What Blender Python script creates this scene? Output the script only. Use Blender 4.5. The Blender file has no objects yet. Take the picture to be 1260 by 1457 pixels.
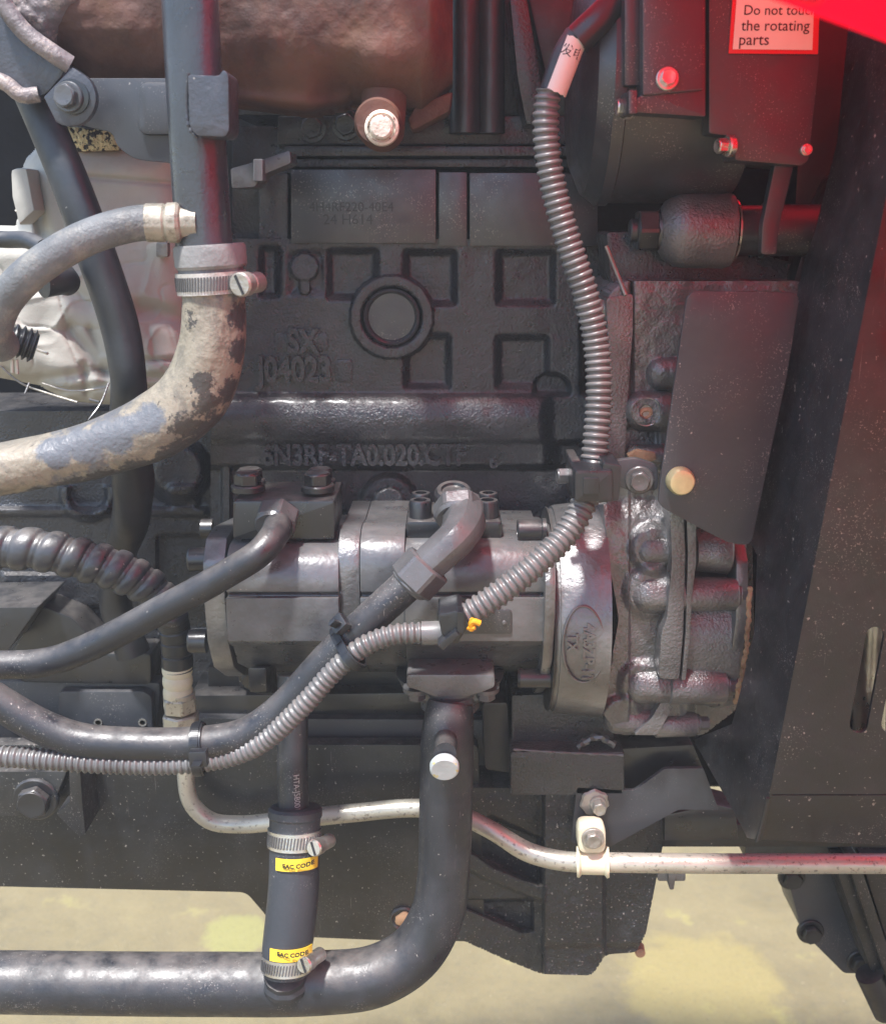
import bpy, bmesh, math, random
import numpy as np
from mathutils import Vector, Matrix
random.seed(7)
C = bpy.context.scene.collection
SC = bpy.context.scene
# ---------------- camera, world, sun, exposure ----------------
PITCH = math.radians(15); HF = math.radians(25); D = 0.86; TH = math.tan(HF)
CAMP = Vector((0, -D*math.cos(PITCH), D*math.sin(PITCH)))
FW = Vector((0, math.cos(PITCH), -math.sin(PITCH))); UP = Vector((0, math.sin(PITCH), math.cos(PITCH)))
K = D*TH/728.5
cd = bpy.data.cameras.new('camera'); cam = bpy.data.objects.new('camera', cd); C.objects.link(cam)
cam.location = CAMP; cam.rotation_euler = (math.radians(90)-PITCH, 0, 0)
cd.sensor_fit = 'VERTICAL'; cd.sensor_height = 24; cd.lens = 12/TH; cd.clip_start = 0.01; cd.clip_end = 500
cd.dof.use_dof = True; cd.dof.focus_distance = 0.84; cd.dof.aperture_fstop = cd.lens/4.2
SC.camera = cam
SUN_EL, SUN_AZ = 68, 28     # elevation; azimuth measured from the viewer's side (-Y) towards the left (-X)
w = bpy.data.worlds.new("World"); SC.world = w; w.use_nodes = True
nt = w.node_tree; bg = nt.nodes['Background']; sky = nt.nodes.new('ShaderNodeTexSky'); sky.sky_type = 'NISHITA'
sky.sun_disc = False; sky.sun_elevation = math.radians(SUN_EL); sky.sun_rotation = math.radians(180+SUN_AZ)
sky.air_density = 1.0; sky.dust_density = 1.0; sky.ozone_density = 1.0
nt.links.new(sky.outputs[0], bg.inputs[0]); bg.inputs[1].default_value = 0.15
sl = bpy.data.lights.new('sun', 'SUN'); sl.energy = 3.9; sl.angle = math.radians(5); sl.color = (1, .975, .95)
so = bpy.data.objects.new('sun', sl); C.objects.link(so)
sd = Vector((-math.sin(math.radians(SUN_AZ))*math.cos(math.radians(SUN_EL)), -math.cos(math.radians(SUN_AZ))*math.cos(math.radians(SUN_EL)), math.sin(math.radians(SUN_EL))))
so.rotation_euler = sd.to_track_quat('Z', 'Y').to_euler()
SC.view_settings.view_transform = 'Standard'; SC.view_settings.look = 'None'
SC.view_settings.exposure = 0.95; SC.view_settings.gamma = 1
SC.render.engine = 'CYCLES'

# ---------------- helpers ----------------
def W(px, py, Y):
    u = (px-630)/728.5*TH; v = -(py-728.5)/728.5*TH
    d = FW + Vector((u, 0, 0)) + UP*v
    return CAMP + d*((Y-CAMP.y)/d.y)
GZ = -1.25
def S(p): return K*((p-CAMP).dot(FW)/D)       # metres per photo pixel at that point
def sm(x, a, b):
    t = np.clip((x-a)/(b-a), 0, 1); return t*t*(3-2*t)
ORG = {}
def obj(name, bm, mat, parent=None, smooth=27, flat=False, share=None):
    me = bpy.data.meshes.new(name)
    org = ORG[parent.name] if parent else None
    if org is None:
        xs = [v.co for v in bm.verts]
        org = Vector((sum(v.x for v in xs)/len(xs), sum(v.y for v in xs)/len(xs), min(v.z for v in xs)))
    for v in bm.verts: v.co -= org
    bm.normal_update()
    for f in bm.faces: f.smooth = not flat
    a = math.radians(smooth)
    for e in bm.edges:
        if len(e.link_faces) == 2 and e.calc_face_angle(0) > a: e.smooth = False
    bm.to_mesh(me); bm.free(); me.materials.append(mat)
    o = bpy.data.objects.new(name, me); C.objects.link(o)
    ORG[o.name] = org
    if parent: o.parent = parent
    else: o.location = org
    return o
def thing(name, label, cat, loc, group=None):
    o = bpy.data.objects.new(name, None); C.objects.link(o); o.location = loc; o.empty_display_size = .02
    ORG[o.name] = Vector(loc); tag(o, label, cat, group); return o
def tag(o, label, cat, group=None, kind=None):
    if label: o['label'] = label
    if cat: o['category'] = cat
    if group: o['group'] = group
    if kind: o['kind'] = kind
    return o
def B(): return bmesh.new()
def bev(bm, off, ang=30, seg=2, faces=None):
    bm.normal_update()
    es = [e for e in bm.edges if len(e.link_faces) == 2 and e.calc_face_angle(0) > math.radians(ang)]
    if off > 0 and es:
        bmesh.ops.bevel(bm, geom=es, offset=off, offset_type='OFFSET', segments=seg, profile=.6, affect='EDGES', clamp_overlap=True)
def merge(dst, src):
    me = bpy.data.meshes.new('t'); src.to_mesh(me); src.free(); dst.from_mesh(me); bpy.data.meshes.remove(me)
def prism(bm, pts, Y0, Y1, b=.001, holes=None):
    """outline given on plane Y0 (nearer), extruded straight back to Y1"""
    t = bmesh.new()
    p = [W(x, y, Y0) for x, y in pts]
    if sum(p[i].x*p[(i+1) % len(p)].z-p[(i+1) % len(p)].x*p[i].z for i in range(len(p))) < 0: p.reverse()
    f = [t.verts.new(q) for q in p]; r = [t.verts.new((q.x, Y1, q.z)) for q in p]
    n = len(p)
    t.faces.new(f); t.faces.new(list(reversed(r)))
    for i in range(n):
        j = (i+1) % n; t.faces.new((f[i], r[i], r[j], f[j]))
    bmesh.ops.recalc_face_normals(t, faces=t.faces)
    bev(t, b)
    big = [q for q in t.faces if len(q.verts) > 4]
    bmesh.ops.triangulate(t, faces=big)
    merge(bm, t)
def rect(x0, y0, x1, y1): return [(x0, y0), (x1, y0), (x1, y1), (x0, y1)]
def rrect(x0, y0, x1, y1, r, n=5):
    out = []
    for cx, cy, a0 in ((x1-r, y0+r, -90), (x1-r, y1-r, 0), (x0+r, y1-r, 90), (x0+r, y0+r, 180)):
        for i in range(n+1):
            a = math.radians(a0+90*i/n); out.append((cx+r*math.cos(a), cy+r*math.sin(a)))
    return out
def rpoly(pts, r, n=4):
    out = []
    m = len(pts)
    for i in range(m):
        a = Vector(pts[i-1]); b = Vector(pts[i]); c = Vector(pts[(i+1) % m])
        d0 = (a-b); d1 = (c-b); q = min(r, d0.length*.45, d1.length*.45)
        s = b+d0.normalized()*q; e = b+d1.normalized()*q
        for k in range(n+1):
            t = k/n; out.append(tuple(s*(1-t)**2+b*2*t*(1-t)+e*t*t))
    return out
def xprism(bm, prof, x0, x1, b=.001, segs=1):
    t = bmesh.new()
    xm = (x0+x1)/2
    yz = [(Y, W(xm, py, Y).z) for Y, py in prof]
    Ym = min(p[0] for p in prof)
    X0 = W(x0, 800, Ym).x; X1 = W(x1, 800, Ym).x
    a = [t.verts.new((X0, y, z)) for y, z in yz]; c = [t.verts.new((X1, y, z)) for y, z in yz]
    t.faces.new(a); t.faces.new(list(reversed(c)))
    n = len(yz)
    for i in range(n): t.faces.new((a[i], c[i], c[(i+1) % n], a[(i+1) % n]))
    bmesh.ops.recalc_face_normals(t, faces=t.faces); bev(t, b)
    bmesh.ops.triangulate(t, faces=[q for q in t.faces if len(q.verts) > 4])
    merge(bm, t)
def basis(d):
    d = Vector(d).normalized(); a = Vector((0, 0, 1)) if abs(d.z) < .9 else Vector((0, 1, 0))
    u = d.cross(a).normalized(); v = d.cross(u).normalized(); return d, u, v
def lathe(bm, p, d, prof, seg=32, a0=0, rot=0, rf=None):
    d, u, v = basis(d); p = Vector(p); rings = []
    for t, r in prof:
        if r <= 1e-7: rings.append([bm.verts.new(p+d*t)]); continue
        rings.append([bm.verts.new(p+d*t+(u*math.cos(rot+2*math.pi*i/seg)+v*math.sin(rot+2*math.pi*i/seg))*(r*(rf(i/seg) if rf else 1))) for i in range(seg)])
    fs = []
    for A, Bn in zip(rings, rings[1:]):
        for i in range(seg):
            j = (i+1) % seg
            if len(A) == 1 and len(Bn) == 1: continue
            if len(A) == 1: fs.append(bm.faces.new((A[0], Bn[i], Bn[j])))
            elif len(Bn) == 1: fs.append(bm.faces.new((A[i], Bn[0], A[j])))
            else: fs.append(bm.faces.new((A[i], Bn[i], Bn[j], A[j])))
    for R_ in (rings[0], rings[-1]):
        if len(R_) > 1: fs.append(bm.faces.new(R_))
    bmesh.ops.recalc_face_normals(bm, faces=fs)
def hexa(bm, p, d, r, h, ch=.18, rot=0, hole=0):
    """chamfered hexagon of height h from p along d"""
    t = bmesh.new()
    lathe(t, p, d, [(0, r), (h, r)], 6, rot=rot); bev(t, r*ch*.5, 20, 1)
    merge(bm, t)
    if hole: lathe(bm, Vector(p)+Vector(d).normalized()*h*.4, d, [(0, hole), (h*.6+.0004, hole), (h*.6+.0004, hole*.72), (h*.3, hole*.6), (h*.3, 0)], 20)
def bolt_mesh(bm, p, d, r, h, flange=1.35, rot=.3, dish=True):
    d = Vector(d).normalized(); p = Vector(p)
    lathe(bm, p, d, [(-.002, r*flange), (h*.18, r*flange), (h*.28, r*flange*.93), (h*.28, 0)], 28)
    t = bmesh.new(); lathe(t, p+d*h*.26, d, [(0, r), (h*.8, r)], 6, rot=rot); bev(t, r*.07, 20, 1); merge(bm, t)
    if dish: lathe(bm, p+d*h*1.04, d, [(0, r*.84), (h*.09, r*.8), (h*.09, r*.66), (h*.05, r*.5), (h*.05, 0)], 20)
def bolt(parent, px, py, Y, rpx, hpx, mat, d=(0, -1, 0), name='bolt', **kw):
    p = W(px, py, Y); s = S(p); bm = B(); bolt_mesh(bm, p, d, rpx*s, hpx*s, **kw)
    return obj(name, bm, mat, parent)
def capscrew(parent, px, py, Y, rpx, hpx, mat, d=(0, -1, 0), name='cap_screw'):
    p = W(px, py, Y); s = S(p); r = rpx*s; h = hpx*s; bm = B()
    lathe(bm, p, d, [(-.002, r), (h*.9, r), (h, r*.9), (h, r*.58), (h*.5, r*.55), (h*.5, 0)], 28)
    return obj(name, bm, mat, parent)
def catmull(P, step):
    P = [Vector(p) for p in P]; Q = [P[0]*2-P[1]]+P+[P[-1]*2-P[-2]]; out = []; par = []
    for i in range(1, len(Q)-2):
        a, b, c, d = Q[i-1:i+3]; n = max(2, int((c-b).length/step*2)+1)
        # centripetal-ish tangents limited for uneven spacing
        L = (c-b).length
        m1 = ((b-a).normalized()+(c-b).normalized())*.5*L; m2 = ((c-b).normalized()+(d-c).normalized())*.5*L
        for k in range(n):
            t = k/n; out.append(b*(2*t**3-3*t*t+1)+m1*(t**3-2*t*t+t)+c*(-2*t**3+3*t*t)+m2*(t**3-t*t)); par.append(i-1+t)
    out.append(P[-1]); par.append(len(P)-1)
    s = [0]
    for a, b in zip(out, out[1:]): s.append(s[-1]+(b-a).length)
    n = max(2, int(s[-1]/step)); o = []
    arr = np.array([tuple(v) for v in out]); s = np.array(s); tt = np.linspace(0, s[-1], n+1)
    return [Vector((np.interp(t, s, arr[:, 0]), np.interp(t, s, arr[:, 1]), np.interp(t, s, arr[:, 2]))) for t in tt], [float(np.interp(t, s, par)) for t in tt], tt
def tube(bm, ctrl, r, step=.004, seg=24, rf=None, world=False, cap=True, world_r=None):
    """ctrl: list of (px,py,Y) or (px,py,Y,rpx)"""
    P = [W(*c[:3]) for c in ctrl] if not world else [Vector(c[:3]) for c in ctrl]
    rs = [((c[3] if len(c) > 3 else r)*(S(p) if not world else 1)) for c, p in zip(ctrl, P)]
    pts, par, ss = catmull(P, step)
    rr = np.interp(par, range(len(rs)), rs)
    rings = []; u = None
    for i, p in enumerate(pts):
        tdir = (pts[min(i+1, len(pts)-1)]-pts[max(i-1, 0)]).normalized()
        if u is None: u = basis(tdir)[1]
        u = (u-tdir*u.dot(tdir)).normalized(); v = tdir.cross(u)
        ring = []
        for k in range(seg):
            a = 2*math.pi*k/seg; q = rr[i]*(rf(ss[i], a, rr[i]) if rf else 1)
            ring.append(bm.verts.new(p+(u*math.cos(a)+v*math.sin(a))*q))
        rings.append(ring)
    for A, Bn in zip(rings, rings[1:]):
        for k in range(seg): bm.faces.new((A[k], A[(k+1) % seg], Bn[(k+1) % seg], Bn[k]))
    if cap: bm.faces.new(list(reversed(rings[0]))); bm.faces.new(rings[-1])
    return pts
def corr(pitch, depth=.13):
    def f(s, a, r):
        x = (s/pitch) % 1.0
        return 1.0-depth*(1-min(1, max(0, (math.cos(2*math.pi*x)*.5+.5)*1.7-.35)))
    return f
def hfield(bm, x0, y0, x1, y1, Yb, fn, step=2.0, skirt=.08, mask=None, poly=None):
    xs = np.arange(x0, x1+.01, step); ys = np.arange(y0, y1+.01, step)
    X, Yp = np.meshgrid(xs, ys); H = fn(X, Yp)
    M = mask(X, Yp) if mask is not None else np.ones_like(H, bool)
    XX, YY = X.copy(), Yp.copy()
    if poly:
        sd = poly_sd(X, Yp, poly); M = sd < step*.5; near = M & (sd > -step*.6)
        best = np.full(X.shape, 1e9)
        for i in range(len(poly)):
            ax, ay = poly[i]; bx, by = poly[(i+1) % len(poly)]; ex, ey = bx-ax, by-ay
            t = np.clip(((X-ax)*ex+(Yp-ay)*ey)/(ex*ex+ey*ey), 0, 1); qx, qy = ax+t*ex, ay+t*ey
            d = np.hypot(X-qx, Yp-qy); u_ = near & (d < best); best = np.where(u_, d, best); XX = np.where(u_, qx, XX); YY = np.where(u_, qy, YY)
    vs = {}
    for j in range(len(ys)):
        for i in range(len(xs)):
            if M[j, i]: vs[j, i] = bm.verts.new(W(float(XX[j, i]), float(YY[j, i]), Yb-float(H[j, i])))
    for j in range(len(ys)-1):
        for i in range(len(xs)-1):
            k = [(j, i), (j+1, i), (j+1, i+1), (j, i+1)]
            if all(q in vs for q in k): bm.faces.new([vs[q] for q in k])
    for v in [v for v in bm.verts if not v.link_faces]: bm.verts.remove(v)
    be = [e for e in bm.edges if len(e.link_faces) == 1]
    r = bmesh.ops.extrude_edge_only(bm, edges=be)
    for v in [g for g in r['geom'] if isinstance(g, bmesh.types.BMVert)]: v.co.y = Yb+skirt
    bmesh.ops.recalc_face_normals(bm, faces=bm.faces)
def rr_sd(X, Y, x0, y0, x1, y1, r):
    cx, cy = (x0+x1)/2, (y0+y1)/2; qx = abs(X-cx)-(x1-x0)/2+r; qy = abs(Y-cy)-(y1-y0)/2+r
    return np.hypot(np.maximum(qx, 0), np.maximum(qy, 0))+np.minimum(np.maximum(qx, qy), 0)-r
def poly_sd(X, Y, pts):
    d = np.full(X.shape, 1e9); ins = np.zeros(X.shape, bool); n = len(pts)
    for i in range(n):
        ax, ay = pts[i]; bx, by = pts[(i+1) % n]; ex, ey = bx-ax, by-ay
        t = np.clip(((X-ax)*ex+(Y-ay)*ey)/(ex*ex+ey*ey), 0, 1)
        d = np.minimum(d, np.hypot(X-ax-t*ex, Y-ay-t*ey))
        c = ((ay > Y) != (by > Y)) & (X < (bx-ax)*(Y-ay)/((by-ay) if by != ay else 1e-9)+ax)
        ins ^= c
    return np.where(ins, -d, d)
def cap_sd(X, Y, ax, ay, bx, by):
    ex, ey = bx-ax, by-ay; t = np.clip(((X-ax)*ex+(Y-ay)*ey)/max(ex*ex+ey*ey, 1e-6), 0, 1)
    return np.hypot(X-ax-t*ex, Y-ay-t*ey)
def vnoise(X, Y, sc, seed=0):
    rng = np.random.RandomState(seed); g = rng.rand(96, 96)
    x = X/sc+50; y = Y/sc+50; i = np.floor(x).astype(int); j = np.floor(y).astype(int); fx = x-i; fy = y-j
    fx = fx*fx*(3-2*fx); fy = fy*fy*(3-2*fy); q = lambda a, b: g[a % 96, b % 96]
    return (q(i, j)*(1-fx)*(1-fy)+q(i+1, j)*fx*(1-fy)+q(i, j+1)*(1-fx)*fy+q(i+1, j+1)*fx*fy)-.5
def text(body, px, py, Y, wpx, mat, parent, name='lettering', roll=0, ext=.0008, proj=None, wide=1.0, bold=0, align='CENTER'):
    cu = bpy.data.curves.new('t', 'FONT'); cu.body = body; cu.align_x = align; cu.align_y = 'CENTER'
    cu.extrude = .04; cu.resolution_u = 3; cu.offset = bold
    o = bpy.data.objects.new('t', cu); C.objects.link(o)
    me = bpy.data.meshes.new_from_object(o.evaluated_get(bpy.context.evaluated_depsgraph_get()))
    bpy.data.objects.remove(o); bpy.data.curves.remove(cu)
    bm = B(); bm.from_mesh(me); bpy.data.meshes.remove(me)
    w_ = max(v.co.x for v in bm.verts)-min(v.co.x for v in bm.verts); p = W(px, py, Y); s = wpx*S(p)/w_
    c, sn = math.cos(roll), math.sin(roll)
    for v in bm.verts:
        x, y, z = v.co.x*s, v.co.y*s/wide, v.co.z
        d = ext*(1 if z > 0 else -.4)
        v.co = Vector((p.x+x*c-y*sn, p.y-d, p.z+x*sn+y*c))
        if proj: v.co.y = proj(v.co.x, v.co.z)-d
    return obj(name, bm, mat, parent, smooth=30)

# ---------------- materials ----------------
def mat(name, base, rough=.45, metal=0, var=.3, grain=(350, .0004), lump=(40, 0), speck=None, coat=0, dust=0, dustc=(.22, .2, .18), extra=None, spec=.5, rvar=.12, fine=None):
    if max(base) < .13 and 'rusty' not in name: base = tuple(c*.44*t for c, t in zip(base, (.86, .96, 1.16))); spec = max(spec, .75); coat = max(0, min(1, coat+.15))
    m = bpy.data.materials.new(name); m.use_nodes = True; n = m.node_tree.nodes; L = m.node_tree.links.new
    b = n['Principled BSDF']; tc = n.new('ShaderNodeTexCoord')
    def noise(sc, det=4, ro=.6, dist=0):
        q = n.new('ShaderNodeTexNoise'); q.inputs['Scale'].default_value = sc; q.inputs['Detail'].default_value = det
        q.inputs['Roughness'].default_value = ro; q.inputs['Distortion'].default_value = dist; L(tc.outputs['Object'], q.inputs['Vector']); return q.outputs[0]
    def ramp(src, a, c):
        r = n.new('ShaderNodeMapRange'); r.inputs[1].default_value = a; r.inputs[2].default_value = c; L(src, r.inputs[0]); return r.outputs[0]
    def mix(f, a, c):
        x = n.new('ShaderNodeMix'); x.data_type = 'RGBA'; L(f, x.inputs[0])
        (L(a, x.inputs[6]) if hasattr(a, 'links') else setattr(x.inputs[6], 'default_value', (*a, 1)))
        (L(c, x.inputs[7]) if hasattr(c, 'links') else setattr(x.inputs[7], 'default_value', (*c, 1))); return x.outputs[2]
    def mul(a, c):
        x = n.new('ShaderNodeMath'); x.operation = 'MULTIPLY'
        for i, q in enumerate((a, c)):
            (L(q, x.inputs[i]) if hasattr(q, 'links') else setattr(x.inputs[i], 'default_value', q))
        return x.outputs[0]
    H = dict(noise=noise, ramp=ramp, mix=mix, mul=mul, n=n, L=L, tc=tc, b=b)
    lo = tuple(c*(1-var) for c in base); hi = tuple(min(1, c*(1+var)) for c in base)
    col = mix(ramp(noise(18, 5), .35, .65), lo, hi)
    if dust:   # settled dust on upward faces, broken up by noise
        g = n.new('ShaderNodeNewGeometry'); sp = n.new('ShaderNodeSeparateXYZ'); L(g.outputs['Normal'], sp.inputs[0])
        col = mix(mul(mul(ramp(sp.outputs[2], .25, .95), ramp(noise(60, 5), .3, .6)), dust), col, dustc)
    if speck:
        amt, sc = speck
        col = mix(mul(ramp(noise(sc, 2, .5), 1-amt, 1-amt+.06), .75), col, (.45, .42, .38))
    if extra: col = extra(H, col)
    L(col, b.inputs['Base Color'])
    L(ramp(noise(30, 4), 0, 1), n.new('ShaderNodeMath').inputs[0])
    rm = n.new('ShaderNodeMapRange'); rm.inputs[1].default_value = .3; rm.inputs[2].default_value = .7
    rm.inputs[3].default_value = max(.03, rough-rvar); rm.inputs[4].default_value = min(1, rough+rvar); L(noise(70, 5), rm.inputs[0]); L(rm.outputs[0], b.inputs['Roughness'])
    b.inputs['Metallic'].default_value = metal; b.inputs['Coat Weight'].default_value = coat; b.inputs['Coat Roughness'].default_value = .18
    b.inputs['Specular IOR Level'].default_value = spec
    prev = None
    for sc, dist in (grain, lump) + ((fine,) if fine else ()):
        if dist <= 0: continue
        bp = n.new('ShaderNodeBump'); bp.inputs['Strength'].default_value = 1; bp.inputs['Distance'].default_value = dist
        L(noise(sc, 3, .55), bp.inputs['Height'])
        if prev: L(prev, bp.inputs['Normal'])
        prev = bp.outputs[0]
    if prev: L(prev, b.inputs['Normal'])
    return m
M = {}
def grime(H, c):
    n, L = H['n'], H['L']
    c = H['mix'](H['mul'](H['ramp'](H['noise'](9, 7, .72), .5, .78), .4), c, (.08, .077, .076))
    mp = n.new('ShaderNodeMapping'); mp.inputs['Rotation'].default_value = (0, .5, 0); mp.inputs['Scale'].default_value = (900, 900, 22); L(H['tc'].outputs['Object'], mp.inputs[0])
    q = n.new('ShaderNodeTexNoise'); q.inputs['Scale'].default_value = 1; q.inputs['Detail'].default_value = 2; L(mp.outputs[0], q.inputs[0])
    c = H['mix'](H['mul'](H['mul'](H['ramp'](q.outputs[0], .70, .74), H['ramp'](H['noise'](14, 3), .5, .6)), .6), c, (.25, .24, .23))
    return H['mix'](H['mul'](H['mul'](H['ramp'](H['noise'](700, 2), .62, .66), H['ramp'](H['noise'](20, 4), .5, .6)), .6), c, (.32, .3, .28))
M['cast'] = mat('cast_black_paint', (.052, .052, .056), .34, coat=.2, grain=(450, .0014), lump=(90, .0012), speck=(.24, 500), dust=.35)
M['cast_gloss'] = mat('cast_glossy_black', (.19, .192, .2), .36, metal=.55, grain=(480, .0010), lump=(110, .0005), speck=(.26, 600), dust=.4, coat=.3)
M['silver'] = mat('thin_black_over_aluminium', (.2, .202, .21), .38, metal=.6, grain=(300, .0005), lump=(60, .001), speck=(.26, 500), dust=.3, coat=.3)
M['pump'] = mat('pump_black_paint', (.131, .136, .146), .34, metal=.32, grain=(200, .0002), lump=(50, .0008), speck=(.26, 400), dust=.5, coat=.3)
M['machined'] = mat('machined_painted_black', (.058, .056, .06), .42, spec=1.0, grain=(500, .0001), var=.12, speck=(.22, 300), extra=grime)
M['black'] = mat('black_paint', (.03, .03, .033), .36, grain=(300, .0001), speck=(.28, 350), dust=.4, coat=.2)
M['dark'] = mat('dark_paint', (.02, .02, .022), .5, grain=(200, .0003), speck=(.24, 300), dust=.3)
M['pipe'] = mat('black_pipe_paint', (.04, .042, .048), .46, grain=(500, .00015), lump=(34, .0004), speck=(.28, 300), coat=-.25, dust=.5, rvar=.2, var=.2, extra=grime)
M['rail'] = mat('frame_rail_black', (.026, .027, .028), .42, grain=(260, .0003), lump=(30, .0006), speck=(.33, 330), dust=.5, var=.6, extra=grime)
M['plate'] = mat('sheet_black_powder_coat', (.1, .1, .104), .5, grain=(900, .0001), speck=(.26, 240), dust=.3, var=.15, extra=grime)
M['shroud'] = mat('shroud_dusty_black', (.048, .045, .046), .42, grain=(700, .00015), speck=(.31, 260), dust=.3, var=.3, extra=grime)
M['rubber'] = mat('black_rubber', (.05, .055, .06), .5, grain=(300, .0002), lump=(40, .0006), var=.3, speck=(.25, 200), dust=.4)
M['sleeve'] = mat('grey_rubber', (.07, .075, .082), .6, grain=(400, .0002), var=.15, speck=(.24, 200), extra=grime)
M['conduit'] = mat('conduit_plastic', (.13, .13, .133), .38, grain=(300, .0001), var=.2, speck=(.25, 300), dust=.5, spec=.7)
M['guard'] = mat('spiral_guard_black', (.08, .08, .083), .36, grain=(300, .0003), var=.3, speck=(.3, 250), dust=.7, spec=.8)
M['plastic'] = mat('clip_plastic', (.035, .035, .037), .38, grain=(300, .0001), var=.2)
M['steel'] = mat('zinc_steel', (.62, .6, .56), .32, metal=.9, var=.25, grain=(300, .0003), speck=(.2, 200))
M['steel_dirty'] = mat('dirty_zinc', (.42, .4, .36), .45, metal=.6, var=.4, grain=(300, .0005), lump=(120, .0006))
M['nut'] = mat('grey_phosphate_nut', (.135, .135, .14), .36, metal=.4, var=.2, grain=(300, .0003), speck=(.25, 300))
M['gold'] = mat('yellow_zinc', (.72, .66, .38), .35, metal=.5, var=.25, grain=(200, .0004))
M['cream'] = mat('cream_fitting', (.75, .7, .52), .5, var=.15, grain=(200, .0003))
M['creamtube'] = mat('dull_silver_tube', (.5, .48, .41), .38, metal=.45, var=.15, grain=(500, .0002), lump=(80, .0003),
    extra=lambda H, c: H['mix'](H['mul'](H['ramp'](H['noise'](260, 3), .58, .66), .7), c, (.16, .14, .12)))
M['yellow'] = mat('yellow_tape', (.85, .62, .05), .45, var=.05, grain=(200, 0))
M['orange'] = mat('orange_clip', (.9, .42, .02), .4, var=.1, grain=(200, 0))
M['white'] = mat('white_label', (.8, .78, .72), .45, var=.06, grain=(200, 0))
M['ink'] = mat('ink', (.03, .03, .03), .6, var=0, grain=(200, 0))
M['silver_ink'] = mat('grey_print', (.35, .35, .35), .5, var=.2, grain=(200, 0))
M['redborder'] = mat('red_print', (.7, .02, .03), .4, var=.05, grain=(200, 0))
M['rust'] = mat('bare_rusty_metal', (.36, .22, .13), .7, var=.5, grain=(300, .0008))
M['cap'] = mat('pale_blue_cap', (.5, .56, .57), .4, var=.15, grain=(300, .0002), extra=lambda H, c: H['mix'](H['ramp'](H['noise'](90, 3), .6, .64), c, (.55, .48, .2)))
M['manifold'] = mat('rusty_cast_iron', (.095, .042, .03), .7, var=.5, grain=(260, .0007), lump=(35, .0012), dust=.3,
    extra=lambda H, c: H['mix'](H['mul'](H['ramp'](H['noise'](14, 6, .7), .48, .66), .8), c, (.15, .075, .042)))
M['turbo'] = mat('grey_cast_iron', (.20, .17, .17), .55, var=.4, grain=(300, .001), lump=(60, .002), metal=.2,
    extra=lambda H, c: H['mix'](H['mul'](H['ramp'](H['noise'](90, 5, .7), .54, .6), .7), c, (.42, .34, .30)))
M['flange'] = mat('grey_painted_iron', (.11, .105, .115), .42, var=.3, grain=(300, .0006), coat=.2, speck=(.28, 200))
M['blanket'] = mat('silicone_insulation_cloth', (.50, .48, .43), .85, var=.1, grain=(900, .0002), lump=(60, .0008),
    extra=lambda H, c: H['mix'](H['mul'](H['ramp'](H['noise'](30, 6, .7), .58, .72), .35), c, (.36, .32, .26)))
M['foil'] = mat('torn_golden_foil', (.6, .5, .28), .4, metal=.4, var=.6, grain=(300, .002), extra=lambda H, c: H['mix'](H['ramp'](H['noise'](260, 3), .5, .56), c, (.03, .025, .02)))
def blob(H, p, r, wob=.5):
    n, L = H['n'], H['L']; d = n.new('ShaderNodeVectorMath'); d.operation = 'DISTANCE'; L(H['tc'].outputs['Object'], d.inputs[0]); d.inputs[1].default_value = p
    a = n.new('ShaderNodeMath'); a.operation = 'MULTIPLY_ADD'; L(H['noise'](2.2/r, 6, .68), a.inputs[0]); a.inputs[1].default_value = r*wob*2; a.inputs[2].default_value = -r*wob
    b = n.new('ShaderNodeMath'); b.operation = 'ADD'; L(d.outputs['Value'], b.inputs[0]); L(a.outputs[0], b.inputs[1])
    m_ = n.new('ShaderNodeMapRange'); m_.inputs[1].default_value = r*1.08; m_.inputs[2].default_value = r*.85; L(b.outputs[0], m_.inputs[0]); return m_.outputs[0]
def mud(H, c):
    c = H['mix'](H['mul'](H['ramp'](H['noise'](25, 6, .7), .35, .6), .7), c, (.15, .145, .14))
    for px, py, r in ((290, 470, .030), (300, 520, .028), (275, 545, .034), (235, 600, .030), (20, 650, .030), (190, 645, .018), (130, 618, .010), (100, 650, .014)):
        o_ = W(180, 650, -.06); q = W(px, py, -.085)-o_
        c = H['mix'](blob(H, tuple(q), r*1.1, .9), c, (.30, .265, .205))
    c = H['mix'](H['mul'](H['ramp'](H['noise'](38, 8, .8, .8), .47, .58), .75), c, (.165, .15, .125))
    c = H['mix'](H['mul'](H['ramp'](H['noise'](120, 6, .8), .52, .62), .6), c, (.24, .215, .17))
    for px, py, r in ((288, 545, .008), (270, 610, .012), (300, 575, .010), (262, 455, .008)):
        q = W(px, py, -.085)-W(180, 650, -.06); c = H['mix'](blob(H, tuple(q), r, 1.6), c, (.07, .065, .06))
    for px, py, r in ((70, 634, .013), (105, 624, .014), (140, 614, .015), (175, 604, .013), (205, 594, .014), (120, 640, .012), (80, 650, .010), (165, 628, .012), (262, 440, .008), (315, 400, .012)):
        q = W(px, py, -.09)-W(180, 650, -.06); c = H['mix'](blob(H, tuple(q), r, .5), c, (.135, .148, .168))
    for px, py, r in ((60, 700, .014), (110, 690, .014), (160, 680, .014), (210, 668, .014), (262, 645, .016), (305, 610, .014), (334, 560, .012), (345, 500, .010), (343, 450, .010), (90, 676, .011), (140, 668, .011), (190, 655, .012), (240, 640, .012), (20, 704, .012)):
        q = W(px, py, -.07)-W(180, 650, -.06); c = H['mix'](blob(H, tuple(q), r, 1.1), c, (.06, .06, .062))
    return H['mix'](H['ramp'](H['noise'](160, 5, .7), .64, .68), c, (.04, .038, .036))
M['mudrubber'] = mat('mud_caked_rubber', (.13, .14, .16), .5, var=.3, grain=(250, .0008), lump=(45, .002), extra=mud)
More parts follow.
